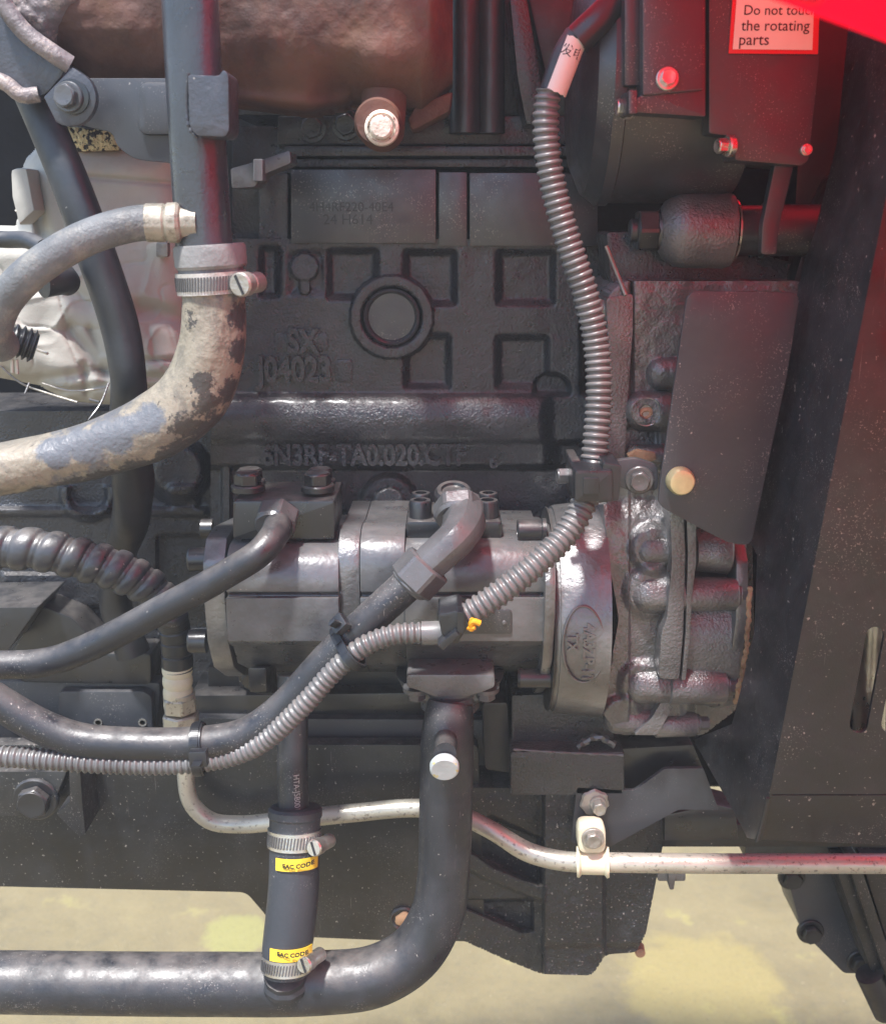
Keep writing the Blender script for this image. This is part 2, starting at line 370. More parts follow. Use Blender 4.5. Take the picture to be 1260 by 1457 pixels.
M['mudclamp'] = mat('muddy_clamp', (.5, .47, .43), .5, metal=.3, var=.3, grain=(250, .0008), lump=(60, .001))
M['braid'] = mat('dusty_braided_hose', (.14, .145, .15), .55, var=.35, grain=(500, .0006), lump=(60, .001),
    extra=lambda H, c: H['mix'](H['mul'](H['ramp'](H['noise'](45, 5, .7), .50, .66), .6), c, (.32, .30, .26)))
def blob(H, p, r, wob=.5):
    """1 inside radius r round object-space point p, with an uneven edge"""
    n, L = H['n'], H['L']; d = n.new('ShaderNodeVectorMath'); d.operation = 'DISTANCE'; L(H['tc'].outputs['Object'], d.inputs[0]); d.inputs[1].default_value = p
    a = n.new('ShaderNodeMath'); a.operation = 'MULTIPLY_ADD'; L(H['noise'](2.2/r, 5, .65), a.inputs[0]); a.inputs[1].default_value = r*wob*2; a.inputs[2].default_value = -r*wob
    b = n.new('ShaderNodeMath'); b.operation = 'ADD'; L(d.outputs['Value'], b.inputs[0]); L(a.outputs[0], b.inputs[1])
    m_ = n.new('ShaderNodeMapRange'); m_.inputs[1].default_value = r*1.08; m_.inputs[2].default_value = r*.85; L(b.outputs[0], m_.inputs[0]); return m_.outputs[0]
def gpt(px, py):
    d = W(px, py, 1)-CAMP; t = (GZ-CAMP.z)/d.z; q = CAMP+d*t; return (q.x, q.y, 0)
def conc(H, c):
    c = H['mix'](H['mul'](H['ramp'](H['noise'](9, 8, .78), .42, .6), .75), c, (.175, .14, .075)); c = H['mix'](H['mul'](H['ramp'](H['noise'](34, 6, .8), .5, .62), .45), c, (.15, .128, .078))
    c = H['mix'](H['mul'](H['ramp'](H['noise'](2.5, 6, .65), .42, .62), .5), c, (.30, .24, .12))
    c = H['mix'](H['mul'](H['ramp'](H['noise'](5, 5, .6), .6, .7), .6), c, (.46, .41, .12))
    c = H['mix'](H['mul'](blob(H, gpt(1000, 1400), .16), .6), c, (.36, .285, .10))  # brighter yellow patch: pool of light put into the ground colour
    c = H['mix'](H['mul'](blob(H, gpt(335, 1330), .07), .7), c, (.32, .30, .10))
    c = H['mix'](H['mul'](H['ramp'](H['noise'](150, 4, .7), .55, .68), .55), c, (.13, .115, .075))
    return H['mix'](H['ramp'](H['noise'](210, 2, .5), .70, .73), c, (.45, .39, .26))
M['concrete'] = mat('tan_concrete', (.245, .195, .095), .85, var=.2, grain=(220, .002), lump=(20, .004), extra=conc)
M['bay'] = mat('gap_shade_black', (.01, .01, .011), .9, grain=(100, .0005))
M['bay'].node_tree.nodes['Principled BSDF'].inputs['Specular IOR Level'].default_value = .1; M['bay'].node_tree.nodes['Principled BSDF'].inputs['Coat Weight'].default_value = 0
m = bpy.data.materials.new('red_glow_translucent_sheet'); m.use_nodes = True; n = m.node_tree.nodes; L = m.node_tree.links.new
pb = n['Principled BSDF']; pb.inputs['Base Color'].default_value = (.75, .003, .035, 1); pb.inputs['Roughness'].default_value = .35
tl = n.new('ShaderNodeBsdfTranslucent'); tl.inputs[0].default_value = (.95, .004, .028, 1)  # translucency added so the sunlit sheet glows red underneath
ms = n.new('ShaderNodeMixShader'); ms.inputs[0].default_value = .88; L(pb.outputs[0], ms.inputs[1]); L(tl.outputs[0], ms.inputs[2]); L(ms.outputs[0], n['Material Output'].inputs[0])
M['hood'] = m

# ================= SETTING =================
bm = B(); N = 40
vs = [[bm.verts.new(((i/N-.5)*60, (j/N-.5)*60, GZ)) for i in range(N+1)] for j in range(N+1)]
for j in range(N):
    for i in range(N): bm.faces.new((vs[j][i], vs[j][i+1], vs[j+1][i+1], vs[j+1][i]))
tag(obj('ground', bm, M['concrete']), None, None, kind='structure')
bm = B()
prism(bm, [(-60, -80), (1330, -80), (1330, 1120), (-60, 1120)], .28, .30, .002)  # black sheet added so the gaps behind the engine look shaded
o = tag(obj('gap_shade_sheet', bm, M['bay']), 'added black sheet behind the engine standing in for shade in the gaps', 'panel')

# ================= RED HOOD =================
t = thing('engine_hood', 'red engine hood over the top right corner, out of focus, its unseen sheet shaped to throw red light', 'hood', (.3, -.3, .5))
bm = B()
# under-edge runs across the corner of the view; unseen rest rises rearward, shaped to throw red light
NX, NY = 30, 30
ha = W(1075, -4, -.50); hb = W(1275, 70, -.50)
def hoodp(u, v):
    y = -1.35+v*1.68; x = .10-.2*float(sm(y, -.2, .02))+u*.95
    zc = ha.z+(hb.z-ha.z)*(x-ha.x)/(hb.x-ha.x)
    zc = min(zc, ha.z+.012); zc = zc-.9*max(0, x-max(.17, .43*(y+.83)+.05)); zc = max(zc, .04)  # out-of-view side drop added to bounce red onto the alternator
    q = y+.50; rise = (.44+0*x if q > 0 else .12)*(math.sqrt(q*q+.0004)-.02)
    return Vector((x, y, zc+rise*(1-.3*sm(abs(q), .4, .9))))
g = [[bm.verts.new(hoodp(i/NX, j/NY)) for i in range(NX+1)] for j in range(NY+1)]
for j in range(NY):
    for i in range(NX): bm.faces.new((g[j][i], g[j][i+1], g[j+1][i+1], g[j+1][i]))
r = bmesh.ops.solidify(bm, geom=bm.faces[:], thickness=.003)
obj('panel', bm, M['hood'], t)

# ================= ENGINE BLOCK =================
eng = thing('engine_block', 'black cast iron engine block with ribs, a round core plug and raised casting codes', 'engine', W(560, 760, .12))
YB = .12
def block(X, Y):
    H = np.full(X.shape, .016)
    def pocket(x0, y0, x1, y1, dep=.011, r=9, f=13):
        nonlocal H
        sd = rr_sd(X, Y, x0, y0, x1, y1, r); H = H-dep*sm(-sd, -1, f)
    for q in ((366, 347, 402, 427), (462, 351, 541, 429), (571, 353, 652, 438), (703, 353, 792, 437), (572, 472, 644, 556), (702, 474, 784, 556)): pocket(*q)
    pocket(405, 352, 470, 424, .004, 10, 16)
    # right column and edge steps
    H = H-.014*sm(X, 822, 832)
    sd = rr_sd(X, Y, 758, 530, 812, 580, 25); H = H-.016*sm(-sd, -2, 6)*(X > 700)
    sd = np.hypot(X-806, Y-672)-26; H = H-.016*sm(-sd, -3, 5)
    # push rod gallery bulge
    k = np.clip((Y-556)/(646-556), 0, 1); bul = np.sqrt(np.clip(1-(2*k-1)**2*.95, 0, 1))
    on = sm(Y, 556, 562)*(1-sm(Y, 634, 648))*(1-sm(X, 765, 790)*.9)
    H = H*(1-sm(Y, 556, 566))+np.where((Y > 556), .016+.024*(bul-.3)*on, 0)*sm(Y, 556, 566)
    led = sm(Y, 624, 636)*(1-sm(Y, 662, 672)); H = H*(1-led)+led*(.0235-.00012*(Y-636))*(1-sm(X, 770, 800)*.6)
    H = H*(1-sm(Y, 660, 670)*.85)
    # ring around core plug
    R = np.hypot(X-557, Y-451); H = np.where(R < 70, np.maximum(H, .027*(1-sm(R, 58, 63))), H); H = np.where(R < 46, H-.012*(1-sm(R, 40, 45)), H)
    # small round plug with tab
    R = np.hypot(X-433, Y-380); H = np.maximum(H, .022*(1-sm(R, 19, 23)))
    H = np.maximum(H, .020*(1-sm(cap_sd(X, Y, 433, 395, 434, 412), 7, 10)))
    # boss under gallery
    R = np.hypot(X-553, Y-716); H = np.maximum(H, .02*(1-sm(R, 20, 27))); H = np.maximum(H, .012*(1-sm(R, 34, 48)))
    R = np.hypot(X-553, Y-750); H = np.maximum(H, .018*(1-sm(abs(X-553), 20, 28))*(Y > 716))
    # vertical rib left of the pump
    H = np.maximum(H, .014*(1-sm(abs(X-322), 4, 10))*(Y > 640))
    H = H+.0009*vnoise(X, Y, 26, 3)+.0003*vnoise(X, Y, 9, 5)
    return H
bm = B(); hfield(bm, 300, 340, 862, 790, YB, block, 2.0, .1)
obj('casting', bm, M['cast'], eng, smooth=70)
bm = B(); p = W(557, 451, YB-.020); s = S(p)
lathe(bm, p, (0, -1, 0), [(-.002, 40*s), (.002, 40*s), (.0028, 37.5*s), (.0015, 35*s), (-.0035, 32*s), (-.005, 22*s), (-.0055, 0)], 48)
obj('core_plug', bm, M['machined'], eng)
def flatY(Y): return Y
text('SX', 431, 487, YB-.018, 46, M['cast'], eng, 'cast_lettering', bold=.035, ext=.0038, wide=.8)
text('J04023', 420, 527, YB-.0172, 108, M['cast'], eng, 'cast_lettering', bold=.035, ext=.0046, wide=.75)
bm = B(); prism(bm, rrect(478, 512, 501, 543, 5), YB-.018, YB-.01, .0006); obj('cast_pad', bm, M['cast'], eng)
bm = B(); prism(bm, rrect(392, 474, 466, 500, 5), YB-.0172, YB-.01, .0006); obj('cast_pad', bm, M['cast'], eng)
text('6N3RF-TA0.020.CTF', 518, 648, YB-.0226, 290, M['cast'], eng, 'cast_lettering', bold=.03, ext=.0034, wide=.78)
text('6', 702, 657, YB-.0205, 13, M['cast'], eng, 'cast_lettering', bold=.03, ext=.002)
# top machined pads and head joint
for a in ((414, 241, 620, 346), (624, 245, 664, 350), (668, 246, 850, 350)):
    bm = B(); prism(bm, rect(*a), YB-.022 if a[0] != 624 else YB-.019, YB+.08, .0008); obj('machined_pad', bm, M['machined'], eng)
text('4H4RF220-40E4', 500, 295, YB-.0222, 120, M['dark'], eng, 'stamped_lettering', ext=.0003)
text('24 H614', 495, 313, YB-.0222, 70, M['dark'], eng, 'stamped_lettering', ext=.0003)
bm = B(); prism(bm, rect(330, 180, 414, 345), YB+.01, YB+.1, .001); prism(bm, rrect(368, 245, 410, 345, 5), YB-.01, YB+.05, .002)
obj('casting_side', bm, M['cast'], eng)
hd = thing('cylinder_head', 'black cylinder head above the block partly hidden by the rusty manifold', 'cylinder head', W(600, 240, .1))
bm = B(); prism(bm, rect(395, 165, 870, 206), YB-.005, YB+.15, .002); prism(bm, rect(405, 208, 860, 222), YB-.018, YB+.1, .0015); prism(bm, rect(412, 226, 860, 238), YB-.010, YB+.1, .0015)
obj('gasket_ledge', bm, M['cast'], hd)
bm = B(); prism(bm, rect(330, -60, 900, 164), YB+.02, YB+.15, .002); obj('head_casting', bm, M['cast'], hd)
bm = B(); p = W(680, 190, YB-.045); s = S(p)
for cx, r_ in ((662, 23), (698, 20)): tube(bm, [(cx, -30, YB-.02), (cx, 190, YB-.02)], r_, .02)
obj('port_tube', bm, M['dark'], hd)
bm = B(); prism(bm, [(722, -30), (745, -30), (770, 120), (765, 178), (748, 178), (735, 110)], YB-.04, YB+.02, .003); obj('rib', bm, M['cast'], hd)
bm = B(); prism(bm, [(745, -30), (835, -30), (835, 160), (790, 170)], YB-.0, YB+.03, .003); obj('rib', bm, M['dark'], hd)
for x, y in ((444, 182), (492, 178)):
    bolt(hd, x, y, YB-.005, 16, 10, M['cast'])

# lower left wall of engine
lw = thing('crankcase_side', 'dark ribbed crankcase side behind the spiral guarded hose at left', 'engine casing', W(150, 1000, .14))
def lowf(X, Y):
    H = .008*np.ones(X.shape)
    H = H+.012*(1-sm(abs(Y-728), 3, 9))*(1-sm(X, 290, 300))*.8
    R = np.hypot(X-125, Y-702); H = H+.012*(1-sm(abs(R-33), 3, 9))*(Y > 690)
    R = np.hypot(X-253, Y-670); H = H+.02*(1-sm(R, 30, 52))
    H = H+.008*(1-sm(rr_sd(X, Y, 240, 690, 282, 722, 8), -3, 4))
    sd = rr_sd(X, Y, 222, 760, 300, 900, 8); H = H-.008*sm(-sd, -2, 5)
    sd = rr_sd(X, Y, 2, 815, 160, 864, 5); H = H+.006*sm(-sd, -2, 4)
    return H+.0012*vnoise(X, Y, 22, 8)
bm = B(); hfield(bm, -160, 585, 345, 1100, .15, lowf, 3.0, .1); obj('casting', bm, M['cast'], lw, smooth=60)
bolt(lw, 103, 880, .142, 20, 13, M['black'])
bm = B(); prism(bm, rpoly([(-60, 866), (55, 864), (12, 925), (-60, 930)], 4), .06, .13, .0015); obj('wedge_bracket', bm, M['black'], lw)
bm = B(); prism(bm, rpoly([(60, 862), (105, 880), (150, 930), (215, 930), (215, 975), (30, 972), (14, 930)], 8), .10, .14, .003); obj('mount_boss', bm, M['black'], lw)

# ================= INSULATION BLANKET =================
bl = thing('insulation_blanket', 'off white quilted heat insulation blanket around the exhaust behind the hoses', 'heat blanket', W(130, 570, .08))
bp = [(38, 225), (60, 200), (130, 195), (262, 205), (275, 500), (275, 562), (215, 560), (158, 576), (95, 570), (55, 548), (-30, 532), (-70, 520), (-70, 320), (22, 322), (28, 300), (22, 262)]
def blf(X, Y):
    sd = poly_sd(X, Y, bp); e = np.clip(-sd/46, 0, 1); H = .045*np.sqrt(1-(1-e)**2)
    H += .007*vnoise(X, Y, 60, 2)*e+.0015*vnoise(X+Y*.4, Y, 24, 4)*e; rg = 1-abs(vnoise(X+Y*.5, Y*1.3, 48, 9))*4; H += .0018*np.clip(rg, 0, 1)**3*e*sm(Y, 330, 430); rg = 1-abs(vnoise(X-Y*.3, Y, 30, 19))*5; H -= .002*np.clip(rg, 0, 1)**4*e*sm(Y, 300, 420)
    for ax, ay, bx, by, d, wd in ((60, 400, 130, 430, .008, 14), (100, 470, 150, 530, .010, 10), (20, 545, 200, 520, .006, 7), (200, 440, 262, 455, .010, 14), (190, 512, 262, 512, .006, 4), (120, 520, 125, 560, .006, 6), (100, 250, 262, 263, .004, 4), (45, 255, 60, 330, .012, 9), (195, 535, 262, 540, .007, 5), (70, 560, 150, 548, .006, 5), (130, 470, 145, 500, .006, 7)):
        H -= d*np.exp(-(cap_sd(X, Y, ax, ay, bx, by)/wd)**2)
    return H
bm = B(); hfield(bm, -70, 190, 275, 580, .095, blf, 2.0, .02, poly=bp); obj('cloth', bm, M['blanket'], bl, smooth=80)
for pts in ([(0, 520), (30, 545), (70, 560), (110, 572)], [(60, 545), (100, 556), (150, 552)], [(22, 300), (60, 302), (66, 330)]): 
    bm = B(); tube(bm, [(x, y, .06) for x, y in pts], 1.6, .004, 6); obj('seam', bm, M['steel_dirty'], bl)
for q in ([(155, 545, .04), (143, 575, .03), (126, 598, .02)], [(42, 545, .045), (36, 560, .04)], [(128, 568, .04), (142, 572, .03)]):
    bm = B(); tube(bm, q, 1.6, .004, 8); obj('lacing_wire', bm, M['nut'], bl)
bm = B(); prism(bm, rrect(222, 345, 239, 366, 3), .042, .05, .001); obj('buckle', bm, M['steel_dirty'], bl)
bm = B(); prism(bm, [(84, 178), (166, 186), (170, 214), (110, 216), (80, 200)], .05, .075, .002); obj('torn_edge', bm, M['foil'], bl)
bm = B(); prism(bm, [(14, 240), (38, 238), (50, 300), (26, 322), (16, 280)], .03, .06, .004); obj('flap', bm, M['blanket'], bl)

# ================= EXHAUST MANIFOLD & TURBO =================
mf = thing('exhaust_manifold', 'brown rusty cast exhaust manifold across the top of the engine', 'exhaust manifold', W(400, 160, .04))
def mff(X, Y):
    edge = np.interp(X, [50, 80, 130, 330, 440, 500, 560, 600, 645], [60, 100, 120, 150, 163, 150, 150, 160, 120])
    top = -140; c = (edge+top)/2; hgt = (edge-top)/2
    k = np.clip(abs(Y-c)/hgt, 0, 1); H = .075*np.sqrt(np.clip(1-k**2.4, 0, 1))
    H *= (1-sm(X, 610, 652)*.6)
    H -= .012*np.exp(-((X-480)/30)**2)*sm(Y, 60, 130)
    H += .010*np.exp(-(cap_sd(X, Y, 330, 140, 480, 152)/14)**2)
    H += .010*np.exp(-((np.hypot(X-540, Y-90))/50)**2)
    H += .012*np.clip(sm(Y, edge-26, edge-8), 0, 1)*(X < 500)*.4
    return H+.004*vnoise(X, Y, 46, 12)+.0012*vnoise(X, Y, 14, 13)
def mfm(X, Y):
    edge = np.interp(X, [50, 80, 130, 330, 440, 500, 560, 600, 645], [60, 100, 120, 150, 166, 156, 156, 166, 122]); return (Y < edge) & (Y > -140)
bm = B(); hfield(bm, 50, -140, 645, 175, .07, mff, 3.0, .02, mask=mfm); obj('casting', bm, M['manifold'], mf, smooth=80)
bm = B(); p = W(543, 182, .0); s = S(p)
tube(bm, [(548, 100, .04), (546, 150, .03), (543, 182, .02)], 32, .006, 24)
lathe(bm, W(543, 182, .05), (0, -1, 0), [(0, 35*s), (.05, 34*s), (.056, 30*s), (.056, 0)], 36); obj('flange_ear', bm, M['manifold'], mf)
bm = B(); lathe(bm, W(543, 182, -.006), (0, -1, 0), [(-.002, 25*s), (.003, 24*s), (.004, 20*s), (.0015, 19*s), (.0015, 16.5*s), (.007, 16*s), (.008, 13*s), (.008, 0)], 36); obj('bolt', bm, mat('bright_corroded_bolt', (.75, .68, .58), .5, metal=.2, var=.3, grain=(300, .001), extra=lambda H, c: H['mix'](H['ramp'](H['noise'](260, 3), .6, .64), c, (.15, .08, .05))), mf)
bm = B(); prism(bm, [(590, 150), (645, 128), (640, 160), (585, 188), (578, 170)], .05, .09, .006); obj('flange', bm, M['manifold'], mf)

tu = thing('turbocharger', 'grey cast turbocharger housing with band flange in the top left corner', 'turbocharger', W(20, 140, .0))
def tuf(X, Y):
    sd = poly_sd(X, Y, [(-80, -60), (170, -60), (140, 10), (95, 60), (85, 78), (60, 80), (-80, 80)]); e = np.clip(-sd/60, 0, 1)
    return .05*np.sqrt(1-(1-e)**2)+.003*vnoise(X, Y, 20, 5)+.0015*vnoise(X, Y, 8, 6)
bm = B(); hfield(bm, -80, -60, 170, 80, .04, tuf, 3, .02, mask=lambda X, Y: poly_sd(X, Y, [(-80, -60), (170, -60), (140, 10), (95, 60), (85, 78), (60, 80), (-80, 80)]) < 0); obj('housing', bm, M['turbo'], tu, smooth=80)
bm = B(); tube(bm, [(-12, -60, -.03), (6, 5, -.03), (35, 45, -.03), (70, 72, -.03), (100, 92, -.025)], 13, .004, 20); obj('band', bm, M['turbo'], tu)
bm = B(); prism(bm, rpoly([(-60, -60), (0, 0), (30, 50), (96, 98), (62, 138), (20, 136), (-60, 90)], 14), -.02, .04, .006); obj('flange_body', bm, M['flange'], tu)
bm = B(); tube(bm, [(-40, 105, -.022), (8, 118, -.022), (32, 136, -.022), (56, 134, -.02)], 11, .004, 20); obj('band', bm, M['turbo'], tu)

br = thing('pipe_bracket', 'flat grey black bracket plate with a pressed pocket bolted beside the turbocharger', 'bracket', W(180, 230, .0))
bm = B(); prism(bm, rpoly([(100, 111), (262, 111), (262, 240), (252, 250), (245, 232), (192, 227), (166, 208), (160, 188), (130, 182), (96, 170)], 12), .0, .008, .001); obj('plate', bm, M['plate'], br)
bm = B(); prism(bm, rrect(196, 116, 275, 192, 14), -.007, .0, .004); obj('pressed_pocket', bm, M['plate'], br)
bm = B(); prism(bm, [(62, 138), (103, 95)]+[(100+37*math.cos(a), 140+40*math.sin(a)) for a in [math.radians(q) for q in range(-55, 130, 15)]]+[(78, 170)], -.03, -.022, .0012); obj('ear', bm, M['flange'], br)
bm = B(); p = W(104, 138, -.03); s = S(p); lathe(bm, p, (0, -1, 0), [(0, 24*s), (.0025, 24*s), (.003, 15*s), (.003, 0)], 32); obj('washer', bm, M['black'], br)
bolt(br, 98, 138, -.033, 17, 15, M['nut'], d=(-.15, -1, .05), flange=1.25)
# clip bracket right of pipe
bm = B(); prism(bm, rpoly([(328, 240), (372, 228), (412, 214), (414, 232), (375, 248), (362, 266), (330, 268)], 3), .03, .07, .0015); prism(bm, rrect(360, 226, 374, 258, 2), .02, .04, .001)
tag(obj('clip_bracket', bm, M['nut']), 'small dark steel clip bracket sticking out right of the vertical charge pipe', 'bracket')

# ================= PIPES at left =================
cp = thing('charge_pipe', 'wide satin grey black steel pipe running straight down at upper left', 'pipe', W(290, 360, -.05))
bm = B(); tube(bm, [(266, -90, -.06), (275, 90, -.06), (292, 375, -.06)], 40, .01, 48); obj('tube', bm, mat('satin_grey_pipe', (.085, .085, .092), .34, grain=(420, .0003), lump=(40, .0004), speck=(.25, 300), coat=.3, dust=.3), cp)
bm = B(); prism(bm, rpoly([(267, 106), (312, 108), (318, 98), (325, 106), (326, 186), (320, 195), (280, 193), (270, 180)], 5), -.105, -.07, .004); obj('saddle_plate', bm, M['flange'], cp)
bm = B(); tube(bm, [(268, 104, -.103), (266, 150, -.1), (271, 186, -.1), (282, 196, -.1)], 2.6, .002, 8, rf=lambda s, a, r: 1+.25*math.sin(s*1500)); obj('weld_bead', bm, M['flange'], cp)

eh = thing('elbow_hose', 'thick rubber elbow hose caked in tan mud curving from the vertical pipe to the left', 'hose', W(180, 650, -.06))
bm = B()
def lumpy(s, a, r): return 1+.02*math.sin(a*3+s*40)+.015*math.sin(a*5-s*90)
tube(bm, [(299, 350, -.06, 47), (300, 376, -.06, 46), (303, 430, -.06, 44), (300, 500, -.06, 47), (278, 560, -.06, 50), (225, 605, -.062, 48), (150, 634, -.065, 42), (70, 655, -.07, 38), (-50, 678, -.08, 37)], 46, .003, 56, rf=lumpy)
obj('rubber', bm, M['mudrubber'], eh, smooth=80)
bm = B(); p = W(298, 352, -.06); s = S(p)
bm2 = B(); ax = (W(301, 380, -.06)-p).normalized(); lathe(bm2, p-ax*.002, ax, [(0, 40*s), (0, 49*s), (.002, 51*s), (.014, 51*s), (.016, 48*s), (.016, 40*s)], 56); bm.free(); obj('collar', bm2, mat('dusty_rubber_collar', (.22, .215, .21), .55, var=.35, grain=(300, .0006)), eh)
def clamp(parent, p, ax, r, wd, m, screw_dir, screw_r=.007, ticks=36, mm=None):
    """worm drive clamp: band + ticks + screw housing"""
    p = Vector(p); ax = Vector(ax).normalized(); bm = B()
    lathe(bm, p-ax*wd/2, ax, [(0, r), (0, r+.0012), (wd, r+.0012), (wd, r)], 56)
    band = obj('clamp_band', bm, m, parent)
    d, u, v = basis(ax); bm = B(); sdv = Vector(screw_dir).normalized()
    a0 = math.atan2(Vector((0, -1, 0)).dot(v), Vector((0, -1, 0)).dot(u))
    for i in range(ticks):
        a = a0+(i/ticks-.5)*2.6; c = p+(u*math.cos(a)+v*math.sin(a))*(r+.0013); tn = (-u*math.sin(a)+v*math.cos(a))
        o_ = (u*math.cos(a)+v*math.sin(a)); h = wd*.32; q = .0006
        vs = [bm.verts.new(c+ax*sx*h+tn*(sy*q+sx*.0006)+o_*zz) for zz in (0, .0006) for sx, sy in ((-1, -1), (1, -1), (1, 1), (-1, 1))]
        for f in ((4, 5, 6, 7), (0, 1, 5, 4), (1, 2, 6, 5), (2, 3, 7, 6), (3, 0, 4, 7)): bm.faces.new([vs[k] for k in f])
    bmesh.ops.recalc_face_normals(bm, faces=bm.faces)
    obj('thread_slots', bm, M['nut'], band, flat=True)['kind'] = 'stuff'
    c = p+sdv*(r+screw_r*.9); t = ax.cross(sdv).normalized()
    if t.y > 0: t = -t
    bm = B(); lathe(bm, c-t*.012, t, [(0, 0), (0, screw_r), (.012, screw_r), (.014, screw_r*.85), (.016, screw_r*.85)], 20)
    t2 = B(); lathe(t2, c+t*.004, t, [(0, screw_r*1.15), (.008, screw_r*1.15), (.0095, screw_r), (.0095, 0)], 24); merge(bm, t2)
    obj('clamp_screw', bm, mm or m, parent)
    bm = B(); q = c+t*.0138; e = (ax+sdv*.4).normalized(); f_ = t.cross(e)
    vs = [bm.verts.new(q+e*a*screw_r*.95+f_*b*.0008+t*z) for z in (-.0005, .0004) for a, b in ((-1, -1), (1, -1), (1, 1), (-1, 1))]
    for f in ((4, 5, 6, 7), (0, 1, 5, 4), (1, 2, 6, 5), (2, 3, 7, 6), (3, 0, 4, 7)): bm.faces.new([vs[k] for k in f])
    obj('screw_slot', bm, M['ink'], parent)
p = W(301, 402, -.06); clamp(eh, p, ax, 47*S(p), 30*S(p), M['mudclamp'], (1, -.35, 0), .0072, 30, M['steel_dirty'])

rh = thing('radiator_hose', 'smooth dark grey rubber hose slanting down in front of the white blanket', 'hose', W(180, 600, .0))
bm = B(); tube(bm, [(28, 95, .02, 25), (58, 160, .01, 26), (100, 260, .0, 27), (140, 370, .0, 28), (172, 470, .0, 27), (183, 540, .0, 25), (182, 620, .03, 28)], 27, .005, 36); obj('rubber', bm, M['rubber'], rh)
bm = B(); tube(bm, [(182, 620, .03, 26), (190, 690, .05, 30), (186, 740, .06, 26), (172, 790, .08, 22), (165, 860, .09, 22), (190, 930, .09, 24)], 26, .005, 30, rf=lambda s, a, r: 1+.03*math.sin(a*4+s*90)); obj('lower_length', bm, M['dark'], rh)

bh = thing('braided_hose', 'dusty braided hose arching from the vertical pipe down to the left edge', 'hose', W(60, 430, -.06))
bm = B(); tube(bm, [(246, 318, -.07), (195, 318, -.075), (130, 336, -.08), (80, 362, -.085), (35, 396, -.085), (5, 432, -.08), (-8, 470, -.07), (2, 492, -.05)], 25, .0035, 30, rf=lambda s, a, r: 1+.012*math.sin(a*14+s*1800)*math.sin(a*14-s*1800)); obj('rubber', bm, M['braid'], bh)
bm = B(); p = W(236, 318, -.072); s = S(p)
lathe(bm, W(208, 317, -.073), (1, .05, 0), [(0, 25.5*s), (.001, 27*s), (.012, 27*s), (.0135, 25*s), (.015, 28*s), (.021, 28.5*s), (.023, 26*s), (.024, 22*s), (.034, 22*s)], 48, rf=lambda a: 1-.03*(math.cos(a*2*math.pi*8) > .6)); obj('crimp_fitting', bm, mat('muddy_crimp', (.42, .38, .31), .5, metal=.35, var=.45, grain=(250, .0005), extra=lambda H, c: H['mix'](H['mul'](H['ramp'](H['noise'](120, 5, .75), .5, .6), .6), c, (.16, .14, .11))), bh)
bm = B(); tube(bm, [(60, 398, -.03, 26), (86, 396, -.02, 24), (98, 404, -.01, 18)], 24, .004, 24); obj('hose_end', bm, M['rubber'], bh)
bm = B(); tube(bm, [(-20, 480, -.04), (20, 484, -.035), (52, 494, -.03)], 24, .0008, 28, rf=corr(.004, .22))
o = tag(obj('ribbed_coupling', bm, M['plastic']), 'short ribbed black coupling at the left edge under the braided hose', 'coupling')
bm = B(); tube(bm, [(54, 498, -.05), (68, 503, -.055)], 2.2, .002, 8); tube(bm, [(24, 512, -.05), (25, 532, -.05)], 2.6, .002, 8); tube(bm, [(18, 512, -.05), (18, 530, -.05)], 2.6, .002, 8); obj('clip_tang', bm, M['steel_dirty'], o)
bm = B(); tube(bm, [(-40, 338, -.03), (10, 341, -.03), (40, 342, -.04), (62, 352, -.05)], 12, .004, 20); tag(obj('thin_hose', bm, M['rubber']), 'thin dark hose at the left edge passing behind the braided hose', 'hose')

# ================= SPIRAL GUARDED HOSE + METAL TUBE =================
sh = thing('guarded_hose', 'black hose in a fat spiral guard ending in a cream ribbed fitting', 'hose', W(250, 1000, .0))
def spiral(s, a, r):
    x = (-math.log(max(.05, 1-3.0*s))/.072+a/(2*math.pi)) % 1.0
    return .86+.15*max(0, 1-abs((x-.42)/.36)**2.6)**.5 if abs(x-.42) < .36 else .86+.02*(abs(x-.9) < .06)
bm = B(); tube(bm, [(-60, 783, .0, 33), (0, 780, .0, 32), (60, 783, .0, 31), (120, 797, .005, 31), (175, 815, .01, 31), (215, 838, .015, 28), (240, 868, .02, 24), (250, 900, .03, 22)], 32, .0009, 48, rf=spiral); obj('spiral_guard', bm, M['guard'], sh, smooth=50)
bm = B(); tube(bm, [(240, 855, .02), (250, 905, .025), (253, 952, .025)], 22, .001, 32, rf=lambda s, a, r: 1-.07*(1 if (s % .012) < .0025 else 0)); obj('black_sleeve', bm, M['plastic'], sh)
bm = B(); tube(bm, [(252, 944, .025, 21), (254, 1004, .025, 20)], 21, .0008, 36, rf=lambda s, a, r: .9+.13*abs(math.sin(s*math.pi/.0105))**.5); obj('ribbed_fitting', bm, M['cream'], sh)
bm = B(); p = W(255, 990, .025); s = S(p); hexa(bm, p, (0, 0, -1), 25*s, .014, rot=.2); p2 = W(257, 1014, .025); hexa(bm, p2, (0, 0, -1), 27*s, .02, rot=.5); lathe(bm, W(256, 984, .025), (0, 0, -1), [(0, 19*s), (.001, 21*s), (.005, 21*s)], 24); obj('union_nut', bm, M['creamtube'], sh)

